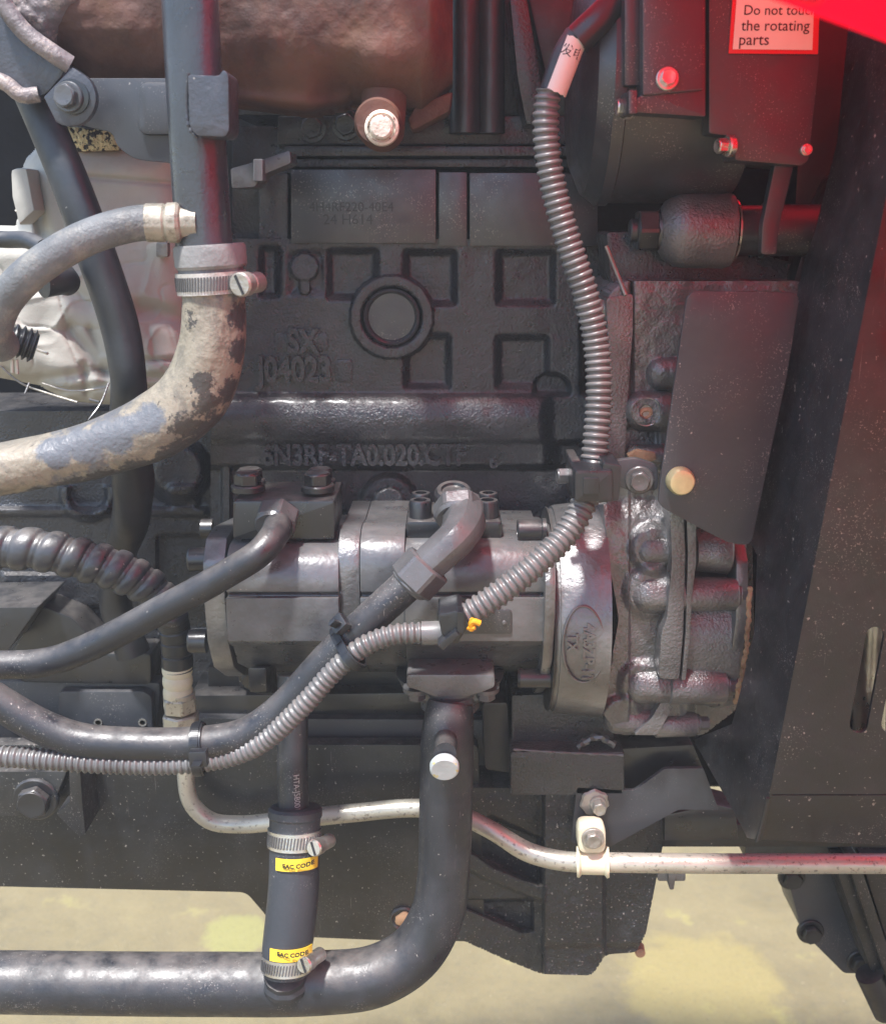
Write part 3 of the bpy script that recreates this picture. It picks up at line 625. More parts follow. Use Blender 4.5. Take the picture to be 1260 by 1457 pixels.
mt = thing('metal_tube', 'dull silver thin metal tube running along the bottom to the right edge', 'tube', W(600, 1200, .0))
bm = B(); tube(bm, [(262, 1030, .025, 12), (264, 1100, .02, 12), (272, 1142, .02, 12), (300, 1168, .02, 12.5), (340, 1173, .02, 12.5), (400, 1168, .015, 13), (500, 1157, .01, 13), (600, 1150, .01, 13), (650, 1158, .01, 13), (700, 1182, .0, 13), (750, 1212, -.01, 14), (800, 1225, -.02, 14), (860, 1227, -.025, 14), (1300, 1229, -.03, 14)], 13, .005, 28); obj('tube', bm, M['creamtube'], mt)

# ================= GEAR PUMP =================
gp = thing('gear_pump', 'black two section hydraulic gear pump in the centre with port blocks on top', 'hydraulic pump', W(550, 960, .0))
def pprof(o=0, top=752):
    return [(.10, top-30), (.03, top-4), (.005-o, top), (-.012-o, top+4), (-.026-o, top+12), (-.036-o, top+23), (-.043-o, top+37), (-.047-o, top+54), (-.049-o, top+72), (-.049-o, 842), (-.044-o, 845), (-.044-o, 848), (-.053-o, 851), (-.053-o, 912), (-.048-o, 917), (-.034-o, 920), (-.02-o, 944), (.05, 956), (.10, 950)]
bm = B(); xprism(bm, pprof(0, 762), 318, 480, .0012); obj('rear_section', bm, M['pump'], gp)
bm = B(); xprism(bm, pprof(-.006, 742)[:10]+[(-.044, 905), (-.03, 915), (-.015, 945), (.05, 956), (.10, 950)], 480, 511, .0015); obj('middle_plate', bm, M['silver'], gp)
bm = B(); xprism(bm, pprof(-.004, 742), 511, 575, .0012); obj('spacer_section', bm, M['pump'], gp)
bm = B(); xprism(bm, pprof(0, 756), 575, 778, .0012); obj('front_section', bm, M['pump'], gp)
bm = B(); xprism(bm, [(.09, 735), (.01, 748), (-.02, 765), (-.036, 800), (-.04, 850), (-.036, 915), (-.02, 950), (.02, 962), (.09, 960)], 286, 318, .003); obj('end_cover', bm, M['silver'], gp)
for y in (796, 912): capscrew(gp, 291, y, -.018, 17, 22, M['black'], (-1, 0, 0))
capscrew(gp, 300, 752, .03, 14, 14, M['black'], (-1, 0, 0))
bm = B(); xprism(bm, [(.02, 945), (-.03, 950), (-.03, 985), (.02, 988)], 345, 372, .002); obj('foot', bm, M['black'], gp)
# port block A
pa = B(); prism(pa, rrect(331, 713, 476, 768, 4), -.025, .04, .0022); obj('port_block', pa, M['black'], gp)
for x, Y in ((353, .0), (452, .0)): bolt(gp, x, 694, Y-.002, 20, 20, M['black'], (0, 0, 1), flange=1.2)
for x, Y in ((356, .03), (456, .03)): bolt(gp, x, 686, Y+.002, 18, 18, M['black'], (0, 0, 1), flange=1.2)
bm = B(); prism(bm, rrect(577, 742, 714, 766, 5), -.022, .04, .0025); obj('port_flange', bm, M['black'], gp)
for x in (598, 693): 
    capscrew(gp, x, 742, -.008, 16, 32, M['black'], (0, 0, 1)); capscrew(gp, x+1, 728, .03, 14, 28, M['black'], (0, 0, 1))
# right flange
bm = B(); xprism(bm, [(.09, 735), (.0, 745), (-.04, 775), (-.058, 830), (-.06, 880), (-.05, 940), (-.02, 978), (.04, 990), (.09, 985)], 776, 792, .0025); obj('mount_flange', bm, M['silver'], gp)
bm = B(); p = W(776, 755, -.02); s = S(p); lathe(bm, p, (-1, 0, 0), [(0, 18*s), (.003, 18*s), (.0035, 16*s), (.007, 16.5*s), (.021, 16.5*s), (.022, 15*s), (.022, 9*s), (.012, 8*s), (.012, 0)], 28); obj('cap_screw', bm, M['black'], gp)
bm = B(); lathe(bm, W(768, 965, -.03), (-1, 0, 0), [(-.01, 14*s), (.016, 14*s), (.018, 12*s), (.018, 0)], 24); obj('cap_screw', bm, M['black'], gp)
# nameplate
bm = B(); prism(bm, rrect(622, 868, 728, 902, 4), -.0545, -.052, .0006); obj('name_plate', bm, M['machined'], gp)
bm = B(); lathe(bm, W(717, 886, -.0545), (0, -1, 0), [(0, 3.4*s), (.001, 2.6*s), (.0015, 0)], 14); obj('rivet', bm, M['nut'], gp)
# suction port on the bottom
bm = B(); lathe(bm, W(640, 955, -.0), (0, 0, -1), [(0, .044), (.01, .040), (.02, .028), (.022, .024), (.03, .024)], 40); obj('suction_port', bm, M['pump'], gp)

# fittings: left nut + right elbow
pA = thing('hydraulic_pipe', 'black steel hydraulic pipe leaving the left port block nut and running down left', 'pipe', W(250, 940, -.06), 'hydraulic pipes')
bm = B(); tube(bm, [(-60, 946, -.05), (60, 943, -.05), (100, 932, -.052), (240, 862, -.065), (330, 812, -.07), (370, 786, -.068), (390, 762, -.055), (397, 742, -.03)], 20.5, .004, 36); obj('tube', bm, M['pipe'], pA)
bm = B(); p = W(395, 736, -.025); s = S(p); dv = Vector((-.1, -.8, -.45)); hexa(bm, p-dv.normalized()*.006, dv, 32*s, .016, rot=.2); lathe(bm, p, dv, [(.009, 29*s), (.012, 27*s), (.012, 20*s)], 32); obj('union_nut', bm, M['nut'], pA)

pB = thing('hydraulic_pipe', 'black hydraulic pipe with a big elbow fitting, crossing under the pump to lower left', 'pipe', W(300, 1080, -.08), 'hydraulic pipes')
bm = B(); tube(bm, [(-70, 955, -.09), (0, 1000, -.09), (60, 1034, -.09), (110, 1052, -.09), (160, 1058, -.09), (310, 1055, -.09), (350, 1045, -.09), (395, 1015, -.09), (470, 935, -.09), (540, 868, -.09), (598, 815, -.085)], 24.5, .004, 40); obj('tube', bm, M['pipe'], pB)
a = W(588, 826, -.086); b_ = W(612, 800, -.084); ax2 = (b_-a).normalized(); s = S(a)
bm = B(); hexa(bm, a-ax2*.004, ax2, 38*s, .021, rot=.15); lathe(bm, a, ax2, [(-.007, 26*s), (-.005, 30*s), (-.003, 30*s)], 32); obj('union_nut', bm, M['nut'], pB)
bm = B(); tube(bm, [(604, 808, -.085, 27), (628, 786, -.083, 28), (650, 765, -.078, 29), (660, 745, -.060, 31), (656, 722, -.03, 31)], 28, .003, 8); bev(bm, .001, 30, 1); obj('elbow_fitting', bm, M['nut'], pB, smooth=25)
bm = B(); p = W(652, 728, -.042); dv = Vector((.05, -.75, -.55)).normalized(); hexa(bm, p-dv*.008, dv, 39*s, .013, rot=.1); lathe(bm, p+dv*.004, dv, [(0, 36*s), (.003, 33*s), (.003, 20*s)], 32)
obj('lock_nut', bm, M['nut'], pB)
bm = B(); lathe(bm, W(645, 704, .004), (0, -.35, 1), [(-.04, 30*s), (.002, 30*s), (.005, 26*s), (.005, 20*s), (.003, 18*s), (.003, 0)], 40); obj('port_adapter', bm, M['black'], pB)

# ================= GEAR CASE =================
gc = thing('timing_case', 'glossy black cast gear case with oval raised emblem and bulging bolt bosses', 'engine cover', W(930, 1040, .0))
zc = W(830, 866, .03).z; Yc = .032; Rc = .086
bm = B(); t = bmesh.new(); X0 = W(793, 860, -.05).x; X1 = W(870, 860, -.05).x
lathe(t, (X0, Yc, zc), (1, 0, 0), [(0, Rc-.012), (0, Rc-.004), (.003, Rc-.003), (.0032, Rc-.001), (.006, Rc), (X1-X0, Rc+.004)], 120); merge(bm, t); obj('flange_drum', bm, M['silver'], gc)
bm = B(); lathe(bm, (X0-.002, Yc, zc), (1, 0, 0), [(0, Rc-.004), (.0005, Rc-.002), (.0018, Rc-.002), (.002, Rc-.006)], 120, rf=lambda a: 1+.004*math.sin(a*190)+.003*math.sin(a*470)); obj('sealant_bead', bm, M['dark'], gc)
def prj(x, z): return Yc-math.sqrt(max(1e-6, (Rc+.0022)**2-(z-zc)**2))
text('4A3ZP-1T', 835, 927, -.05, 92, M['silver'], gc, 'cast_lettering', roll=-math.pi/2, proj=prj, bold=.03, ext=.0012, wide=.9)
text('TX', 812, 910, -.05, 28, M['silver'], gc, 'cast_lettering', roll=-math.pi/2, proj=prj, bold=.03, ext=.0012)
bm = B(); pts = []
for i in range(41):
    a = 2*math.pi*i/40; q = W(829+30*math.cos(a), 916+54*math.sin(a), -.05); pts.append((q.x, prj(q.x, q.z), q.z))
tube(bm, pts, .0011, .003, 8, world=True)
obj('emblem_ring', bm, M['silver'], gc)
def case(X, Y):
    H = .012*np.ones(X.shape)+.006*sm(Y, 560, 400)
    # left flange strip
    H = np.where(X < 896, np.maximum(H, .016), H)
    H -= .010*np.exp(-((X-898)/1.8)**2)*(Y < 640)
    def dome(ax, ay, bx, by, r, h):
        nonlocal H
        d = cap_sd(X, Y, ax, ay, bx, by); k = np.clip(1-(d/r)**2, 0, 1)**.5
        H = np.maximum(H, .012+h*k-.004*(k <= 0))
    # upper boss & bolt hole boss
    dome(943, 532, 955, 532, 24, .012)
    dome(916, 585, 940, 585, 29, .020)
    H = np.where(np.hypot(X-919, Y-586) < 21, np.minimum(H, .0275), H)
    H = H-.016*(1-sm(np.hypot(X-919, Y-586), 7, 9))
    sd = rr_sd(X, Y, 880, 606, 936, 645, 10); H -= .008*sm(-sd, -3, 6)
    dome(905, 650, 940, 650, 17, .012)
    cu_ = np.sqrt(np.clip(1-((Y-872)/170)**2, 0, 1))*(Y > 702)*(1-sm(X, 968, 988)); H = H+.017*cu_*sm(Y, 702, 740)
    # web near the bottom
    # right body falling back
    H = H-.03*sm(X, 975, 990)*(Y > 720)
    for cx_, cy_, r_ in ((930, 780, 42), (925, 842, 44), (915, 974, 42), (884, 1022, 38)): H = np.maximum(H, H+.007*(1-sm(np.hypot(X-cx_, (Y-cy_)), r_*.6, r_)))
    H = H+.0014*vnoise(X, Y, 16, 21)+.0007*vnoise(X, Y, 7, 22)
    return H
cpoly = [(865, 420), (885, 400), (1140, 400), (1140, 700), (1060, 760), (1062, 790), (1060, 1000), (1000, 1046), (880, 1046), (852, 1010), (838, 996), (866, 960), (880, 880), (866, 800), (858, 720)]
bm = B(); hfield(bm, 836, 396, 1140, 1050, .012, case, 2.0, .10, poly=rpoly(cpoly, 8)); obj('casting', bm, M['cast_gloss'], gc, smooth=80)
def boss(x0, x1, py, r0, Yc_, r1=None, dome=True, xm=None):
    """cast bolt boss: domed left end, barrel to the right, along X"""
    c = W(930, py, Yc_); k_ = S(c); X0 = W(x0, py, Yc_).x; X1 = W(x1, py, Yc_).x; r = r0*k_; r1 = (r1 or r0)*k_
    pr = [(r*(1-math.cos(a)), r*math.sin(a)) for a in [math.pi/2*i/9 for i in range(10)]] if dome else [(0, r*.9), (.001, r)]
    pr[0] = (pr[0][0], 0) if dome else pr[0]
    pr += [((X1-X0)*.5, (r+r1)/2), (X1-X0-.0015, r1), (X1-X0, r1-.0015)]
    bm = B(); lathe(bm, (X0, c.y, c.z), (1, 0, 0), pr, 40, rf=lambda a: 1+.02*math.sin(a*19)+.015*math.sin(a*44)); return obj('bolt_boss', bm, M['cast_gloss'], gc, smooth=50)
boss(895, 975, 780, 27, -.010); boss(892, 975, 842, 31, -.014); boss(960, 1047, 845, 25, -.020, 23, False)
boss(884, 970, 972, 28, -.014); boss(950, 1031, 976, 26, -.018, 24, False); boss(857, 930, 1022, 22, -.006); boss(930, 990, 1030, 19, -.004, 17, False)
boss(985, 1036, 783, 30, -.004, 34, False)
bm = B(); c = W(1020, 890, .04); lathe(bm, (W(972, 890, -.02).x, .045, c.z), (1, 0, 0), [(0, .06), (.004, .066), (W(1053, 890, -.02).x-W(972, 890, -.02).x, .070)], 80); obj('case_drum', bm, M['cast_gloss'], gc)
bm = B(); prism(bm, rpoly([(952, 718), (972, 712), (975, 790), (972, 900), (966, 968), (936, 966), (940, 900), (948, 880), (955, 800)], 8), -.036, .01, .003); prism(bm, rpoly([(976, 722), (990, 740), (990, 800), (984, 850), (982, 900), (975, 968), (969, 968), (975, 900), (978, 790)], 5), -.034, .01, .003)
obj('split_rib', bm, M['cast_gloss'], gc)
bm = B(); prism(bm, rpoly([(962, 962), (985, 962), (960, 1000), (935, 1046), (900, 1046), (925, 1024)], 6), -.022, .01, .003); obj('web', bm, M['cast_gloss'], gc)
bm = B(); xprism(bm, [(.1, 760), (-.005, 770), (-.02, 800), (-.03, 880), (-.02, 960), (.0, 1005), (.1, 1010)], 1052, 1070, .002); obj('rear_flange', bm, M['silver'], gc)
bm = B(); tube(bm, [(1066, 835, -.034), (1064, 880, -.038), (1060, 930, -.036), (1050, 980, -.03), (1046, 1000, -.02)], 3.2, .0015, 8, rf=lambda s, a, r: 1+.5*math.sin(s*433+a)*math.sin(s*171+2*a)+.2*math.sin(s*990)); obj('sealant_bead', bm, M['rust'], gc)
for x, y, r_ in ((1047, 846, 13), (1031, 977, 12)): bolt(gc, x, y, -.020, r_, 18, M['nut'], (1, 0, 0))
bolt(gc, 990, 1029, -.004, 10, 16, M['nut'], (1, 0, 0))
bm = B(); p = W(919, 586, .012-.0265); s = S(p); lathe(bm, p, (0, -1, 0), [(-.012, 8*s), (.0004, 19*s), (.0008, 20.5*s), (-.001, 20.5*s)], 30); obj('bare_face', bm, M['steel_dirty'], gc)
bm = B(); lathe(bm, W(917, 588, .012-.022), (0, -1, 0), [(0, 12*s), (.004, 11*s), (.005, 6*s), (.003, 3*s), (.003, 0)], 22, rf=lambda a: 1+.15*math.sin(a*14)); obj('rusty_hole', bm, M['rust'], gc)
bm = B(); prism(bm, [(892, 648), (905, 640), (932, 644), (934, 655), (915, 660), (895, 656)], -.014, -.004, .002); obj('bare_patch', bm, M['rust'], gc)
# upper-left flange strip of the case
bm = B(); prism(bm, rpoly([(862, 424), (900, 418), (900, 470), (893, 560), (888, 660), (862, 690), (868, 560)], 5), -.008, .04, .002); obj('flange_strip', bm, M['cast_gloss'], gc)
bm = B(); lathe(bm, W(866, 440, .01), (-1, 0, 0), [(-.004, 14*s), (.008, 14*s), (.008, 0)], 24); obj('dowel', bm, M['steel_dirty'], gc)
bm = B(); tube(bm, [(862, 350, -.0), (880, 395, -.005), (890, 420, -.01)], 3, .003, 8); obj('sealant_bead', bm, M['steel_dirty'], gc)
bm = B(); prism(bm, rpoly([(862, 330), (960, 330), (1150, 380), (1150, 430), (900, 420), (868, 400)], 8), .02, .08, .003); obj('upper_casting', bm, M['cast'], gc)
bm = B(); prism(bm, rpoly([(905, 770), (1000, 740), (1070, 770), (1075, 990), (1000, 1000)], 8), .03, .10, .003); obj('rear_casting', bm, M['cast'], gc)

# ================= CONDUITS =================
c1 = thing('corrugated_conduit', 'corrugated conduit with a white tag sweeping down right of the block to the pump', 'conduit', W(850, 700, -.05), 'corrugated conduits')
bm = B(); tube(bm, [(780, 128, -.05, 18.5), (776, 170, -.05, 19.5), (779, 220, -.05), (790, 280, -.05), (810, 350, -.05), (833, 420, -.05), (848, 490, -.05), (852, 560, -.055), (848, 620, -.06), (842, 672, -.065), (832, 712, -.075), (805, 760, -.085), (760, 805, -.095), (705, 848, -.10), (645, 888, -.10)], 19.5, .00065, 28, rf=corr(.0052, .17)); obj('corrugated_tube', bm, M['conduit'], c1, smooth=50)
bm = B(); tube(bm, [(930, -60, -.04), (890, -10, -.045), (858, 22, -.05), (820, 58, -.05)], 22, .004, 24); obj('tape_wrap', bm, M['plastic'], c1)
bm = B(); tube(bm, [(820, 50, -.05, 18), (802, 80, -.05, 18), (784, 130, -.05, 17)], 18, .004, 24); obj('bare_sleeve', bm, M['rubber'], c1)
# label
a = W(814, 58, -.05); b_ = W(785, 134, -.05); axl = (b_-a).normalized(); s = S(a)
def arcpatch(bm, p, ax, r, h, a0, a1, th=.0006, n=14, wob=0):
    ax = Vector(ax).normalized(); front = (Vector((0, -1, 0))-ax*Vector((0, -1, 0)).dot(ax)).normalized(); side = ax.cross(front)
    if side.x < 0: side = -side
    rows = []
    for k, t_ in enumerate((0, h)):
        rows.append([[bm.verts.new(Vector(p)+ax*(t_+wob*math.sin(i*1.7+k))+(front*math.cos(a0+(a1-a0)*i/n)+side*math.sin(a0+(a1-a0)*i/n))*(r+q)) for q in (0, th)] for i in range(n+1)])
    for i in range(n):
        A, Bb = rows
        bm.faces.new((A[i][1], A[i+1][1], Bb[i+1][1], Bb[i][1])); bm.faces.new((A[i][0], Bb[i][0], Bb[i+1][0], A[i+1][0]))
        bm.faces.new((A[i][0], A[i+1][0], A[i+1][1], A[i][1])); bm.faces.new((Bb[i][0], Bb[i][1], Bb[i+1][1], Bb[i+1][0]))
    for i in (0, n): bm.faces.new((rows[0][i][0], rows[0][i][1], rows[1][i][1], rows[1][i][0]))
    bmesh.ops.recalc_face_normals(bm, faces=bm.faces)
bm = B(); arcpatch(bm, a-axl*.001, axl, 18.6*s, (b_-a).length, -.55, 1.5, wob=.0004); tg = obj('paper_tag', bm, M['white'], c1)
cyl_ax = (W(800, 95, -.05))
def prl(x, z):
    q = Vector((x, -.05, z))-a; perp = q-axl*q.dot(axl); rr_ = 19.8*s; d = perp.x*axl.z-perp.z*axl.x
    return -.05-math.sqrt(max(1e-7, rr_**2-d*d))
text('发电', 812, 78, -.05, 33, M['ink'], tg, 'lettering', roll=-.35, proj=prl, ext=.0002)

c2 = thing('corrugated_conduit', 'thin grey corrugated conduit strapped under the lower hydraulic pipe to the left edge', 'conduit', W(250, 1090, -.08), 'corrugated conduits')
bm = B(); tube(bm, [(-50, 1072, -.095), (60, 1080, -.095), (150, 1086, -.095), (250, 1087, -.095), (320, 1078, -.095), (370, 1058, -.1), (430, 1005, -.105), (480, 950, -.105), (520, 918, -.108), (560, 903, -.108), (606, 900, -.106)], 15.5, .0006, 24, rf=corr(.0047, .17)); obj('corrugated_tube', bm, M['conduit'], c2, smooth=50)
bm = B(); tube(bm, [(600, 901, -.106, 17), (622, 900, -.106, 17), (640, 896, -.105, 14)], 17, .002, 24); obj('tape_wrap', bm, M['conduit'], c2)
bm = B(); prism(bm, rpoly([(622, 874), (655, 868), (668, 890), (650, 918), (628, 905)], 5), -.12, -.085, .002)
prism(bm, rpoly([(622, 918), (648, 898), (654, 904), (630, 926)], 2), -.126, -.112, .001)
prism(bm, rpoly([(650, 870), (660, 872), (660, 902), (650, 900)], 2), -.124, -.112, .001)
tj = tag(obj('conduit_joint', bm, M['plastic']), 'black plastic junction where the two corrugated conduits meet beside the yellow clip', 'connector')
bm = B(); tube(bm, [(670, 896, -.118), (672, 884, -.12), (683, 887, -.12)], 4.5, .001, 10); tube(bm, [(664, 893, -.118), (676, 893, -.12)], 3.5, .001, 10); tube(bm, [(672, 884, -.12), (670, 880, -.12)], 3, .001, 8)
tag(obj('yellow_clip', bm, M['orange']), 'small bright yellow plastic clip beside the conduit junction on the pump', 'clip')

# zip ties
def ziptie(name, label, p, ax, r, wd, headdir, mt_=M['plastic'], tail=None):
    t = thing(name, label, 'cable tie', p, 'black cable ties around the lower pipe'); bm = B(); ax = Vector(ax).normalized()
    lathe(bm, p-ax*wd/2, ax, [(0, r-.001), (0, r+.0012), (wd, r+.0012), (wd, r-.001)], 40, rf=lambda a: 1+.004*math.sin(a*2*math.pi*40)); obj('strap', bm, mt_, t)
    hdv = Vector(headdir).normalized(); q = p+hdv*(r+.003); b2 = B()
    d_, u_, v_ = ax, hdv, ax.cross(hdv)
    k = bmesh.ops.create_cube(b2, size=1)
    for v in b2.verts: v.co = q+d_*v.co.x*wd*1.5+u_*v.co.y*.009+v_*v.co.z*.010
    bev(b2, .0012, 30, 2); obj('lock_head', b2, mt_, t)
    b3 = B(); k = bmesh.ops.create_cube(b3, size=1)
    for v in b3.verts: v.co = q+u_*.006+v_*.004+d_*v.co.x*wd*.7+u_*v.co.y*.010+v_*v.co.z*.0022
    bev(b3, .0004, 30, 1); obj('tail', b3, mt_, t)
    return t
# flattened strap surrounding both pipes at two places
def strap(label, ca, cb, ra, rb, ax, wd, head):
    t = thing('cable_tie', label, 'cable tie', ca, 'black cable ties around the lower pipe')
    ax = Vector(ax).normalized(); dd = (cb-ca); dd = (dd-ax*dd.dot(ax)); Ld = dd.length; e = dd.normalized(); f = ax.cross(e)
    N_ = 56; pts = []
    for i in range(N_):
        a = 2*math.pi*i/N_; dirv = e*math.cos(a)+f*math.sin(a)
        h = max(ra, dd.dot(dirv)+rb); pts.append((dirv, h))
    # support function -> hull points
    P = []
    cs = [(ca, ra), (ca+dd, rb)]
    for dirv, h in pts:
        c, r_ = (cs[0] if ra >= dd.dot(dirv)+rb else cs[1]); P.append((c+dirv*r_, dirv))
    bm = B(); rings = []
    for q, dv_ in P: rings.append([bm.verts.new(q+ax*sx*wd/2+dv_*h_) for sx, h_ in ((-1, 0), (1, 0), (1, .0016), (-1, .0016))])
    for i in range(N_):
        A, Bb = rings[i], rings[(i+1) % N_]
        for k in range(4): bm.faces.new((A[k], A[(k+1) % 4], Bb[(k+1) % 4], Bb[k]))
    bmesh.ops.recalc_face_normals(bm, faces=bm.faces); obj('strap', bm, M['plastic'], t)
    bm = B()
    for i in range(N_*2):
        q0, d0 = P[(i//2) % N_]; q1, d1 = P[(i//2+1) % N_]; q = q0.lerp(q1, (i % 2)*.5); dv_ = (d0+d1).normalized(); tn = ax.cross(dv_)
        vs = [bm.verts.new(q+dv_*h_+ax*sx*wd*.33+tn*sy*.0005) for h_ in (.0015, .0023) for sx, sy in ((-1, -1), (1, -1), (1, 1), (-1, 1))]
        for fc in ((4, 5, 6, 7), (0, 1, 5, 4), (1, 2, 6, 5), (2, 3, 7, 6), (3, 0, 4, 7)): bm.faces.new([vs[k] for k in fc])
    bmesh.ops.recalc_face_normals(bm, faces=bm.faces); o = obj('teeth', bm, M['plastic'], t, flat=True); o['kind'] = 'stuff'
    q = head; b2 = B(); bmesh.ops.create_cube(b2, size=1); hd_ = (head-ca); hd_ = (hd_-ax*hd_.dot(ax)).normalized(); v_ = ax.cross(hd_)
    for v in b2.verts: v.co = q+ax*v.co.x*wd*1.6+hd_*v.co.y*.008+v_*v.co.z*.012
    bev(b2, .001, 30, 2)
    b3 = bmesh.new(); bmesh.ops.create_cube(b3, size=1)
    for v in b3.verts: v.co = q+hd_*.007+v_*.002+ax*v.co.x*wd*.8+hd_*v.co.y*.010+v_*v.co.z*.002
    merge(b2, b3); obj('lock_head', b2, M['plastic'], t)
ca = W(494, 912, -.09); cb = W(519, 920, -.108); s = S(ca)
strap('black cable tie binding pipe and conduit on their slanting run in front of the pump', ca, cb, 25.5*s, 17*s, W(540, 868, -.09)-W(470, 935, -.09), .007, W(484, 888, -.105))
ca = W(283, 1056, -.09); cb = W(284, 1084, -.095)
strap('black cable tie at the low bend above the pale tube, holding conduit under pipe', ca, cb, 25.5*s, 16.5*s, (1, 0, .05), .008, W(283, 1078, -.118))

# conduit clip
cc = thing('conduit_clip', 'black plastic clip clamping the conduit onto the gear case near a hex bolt', 'clip', W(845, 715, -.06))
bm = B(); a = W(847, 660, -.062); b_ = W(838, 712, -.072); axc = (b_-a).normalized(); s = S(a); lathe(bm, a, axc, [(0, 21*s), (0, 25*s), (.001, 26*s), ((b_-a).length-.001, 26*s), ((b_-a).length, 25*s), ((b_-a).length, 21*s)], 32); prism(bm, rrect(817, 669, 872, 715, 5), -.098, -.05, .003); prism(bm, rrect(829, 680, 852, 704, 2), -.0995, -.09, .0006); obj('clip_barrel', bm, M['plastic'], cc)
bm = B(); prism(bm, rpoly([(858, 658), (884, 662), (880, 712), (850, 716)], 4), -.094, -.05, .002); obj('clip_tongue', bm, M['plastic'], cc)
bm = B(); prism(bm, rrect(862, 676, 867, 708, 2), -.097, -.09, .0006); obj('rib', bm, M['plastic'], cc)
bm = B(); prism(bm, rpoly([(868, 657), (905, 652), (935, 662), (936, 698), (900, 700), (872, 690)], 8), -.048, -.040, .001); obj('mount_plate', bm, M['plate'], cc)
bolt(cc, 909, 683, -.049, 15, 15, M['nut'], d=(-.1, -1, 0))
bm = B(); prism(bm, rrect(812, 655, 826, 712, 3), -.07, -.03, .001); obj('mount_tab', bm, M['black'], cc)
bolt(cc, 812, 677, -.055, 12, 18, M['nut'], d=(-1, -.1, 0))

# ================= BRACKET PLATE =================
gpz = thing('guard_plate', 'tall flat black guard plate with slanted lower edge and one yellow bolt', 'guard plate', W(1020, 770, -.06))
bm = B(); prism(bm, rpoly([(978, 414), (1138, 416), (1118, 540), (1092, 660), (1068, 776), (1040, 774), (1015, 762), (944, 724), (936, 715), (938, 690), (968, 480)], 16, 5), -.062, -.0585, .0006); obj('plate', bm, M['plate'], gpz)
bm = B(); p = W(966, 683, -.062); s = S(p); lathe(bm, p, (.05, -1, 0), [(0, 20*s), (.001, 20*s), (.006, 19.5*s), (.0085, 17*s), (.009, 12*s), (.0085, 0)], 36, rf=lambda a: 1+.01*math.sin(a*40)); obj('bolt', bm, M['gold'], gpz)
bm = B(); lathe(bm, W(966, 683, -.058), (0, 1, 0), [(0, 10*s), (.05, 10*s)], 20); obj('bolt_shank', bm, M['nut'], gpz)

# ================= SHROUD =================
shd = thing('fan_shroud', 'large folded dusty black sheet metal shroud with slots along the right edge', 'shroud', W(1150, 1200, -.1))
def quad_sheet(bm, P, th, n=(1, 1)):
    vs = [bm.verts.new(p) for p in P]; f = bm.faces.new(vs); bmesh.ops.recalc_face_normals(bm, faces=[f])
# side (return) panel: from near fold line back towards the case
def sheet(bm, P, th=.0025, b=.0006):
    t = bmesh.new(); a = [t.verts.new(p) for p in P]; nrm = (P[1]-P[0]).cross(P[2]-P[1]).normalized()
    if nrm.y < 0: nrm = -nrm
    c = [t.verts.new(p+nrm*th) for p in P]; n_ = len(P)
    t.faces.new(a); t.faces.new(list(reversed(c)))
    for i in range(n_): t.faces.new((a[i], c[i], c[(i+1) % n_], a[(i+1) % n_]))
    bmesh.ops.recalc_face_normals(t, faces=t.faces); bev(t, b, 30, 2); bmesh.ops.triangulate(t, faces=[q for q in t.faces if len(q.verts) > 4]); merge(bm, t)
Yn, Yf = -.13, -.035
n0 = W(1250, 330, Yn); n1 = W(1094, 1130, Yn); n2 = W(1076, 1194, Yn)
# plane through fold line and a far point
f0 = W(1142, 380, Yf)
nn = (n1-n0).cross(f0-n0).normalized()
def onplane(px, py):
    d = (W(px, py, 0)-CAMP); t_ = (n0-CAMP).dot(nn)/d.dot(nn); return CAMP+d*t_
side = [(1326, -60), (1094, 1130), (1078, 1196), (1062, 1192), (1040, 1150), (985, 1052), (1040, 1030), (1052, 985), (1072, 900), (1076, 790), (1070, 778), (1062, 772), (1100, 600), (1140, 380), (1158, 330), (1190, 200), (1215, -60)]
bm = B(); sheet(bm, [onplane(x, y) for x, y in side]); obj('side_panel', bm, M['shroud'], shd)
# front panel with slots: build as strips around slots using boolean-free polygon (heightfield with mask)
slots = [((1221, 1030), (1244, 905)), ((1266, 1030), (1290, 905))]
def slotm(X, Y):
    m_ = np.ones(X.shape, bool)
    for (ax_, ay), (bx, by) in slots: m_ &= cap_sd(X, Y, ax_, ay, bx, by) > 12.3
    return m_
fold = lambda y: 1250+(y-330)*(1094-1250)/(1130-330)
bm = B(); xs_n = 150; rows = []
ys_ = list(np.arange(-60, 1131, 4.0))+[1130]
xe = 1560
def fv(u, y):
    x0 = fold(y); return x0+(xe-x0)*u
us = np.concatenate([np.linspace(0, .42, 110), np.linspace(.45, 1, 12)])
grid = {}
for j, y in enumerate(ys_):
    for i, u in enumerate(us):
        gx, gy = fv(u, y), float(y)
        for (ax_, ay), (bx, by) in slots:
            t_ = min(1, max(0, ((gx-ax_)*(bx-ax_)+(gy-ay)*(by-ay))/((bx-ax_)**2+(by-ay)**2))); qx, qy = ax_+t_*(bx-ax_), ay+t_*(by-ay); dd_ = math.hypot(gx-qx, gy-qy)
            if 10.2 < dd_ < 15.5: gx, gy = qx+(gx-qx)*13/dd_, qy+(gy-qy)*13/dd_
        grid[j, i] = bm.verts.new(W(gx, gy, Yn-.0006*math.sin(u*9)))
for j in range(len(ys_)-1):
    for i in range(len(us)-1):
        yc = (ys_[j]+ys_[j+1])/2; xc = fv((us[i]+us[i+1])/2, yc)
        if slotm(np.array([xc]), np.array([yc]))[0]: bm.faces.new((grid[j, i], grid[j+1, i], grid[j+1, i+1], grid[j, i+1]))
for v in [v for v in bm.verts if not v.link_faces]: bm.verts.remove(v)
r = bmesh.ops.extrude_face_region(bm, geom=bm.faces[:])
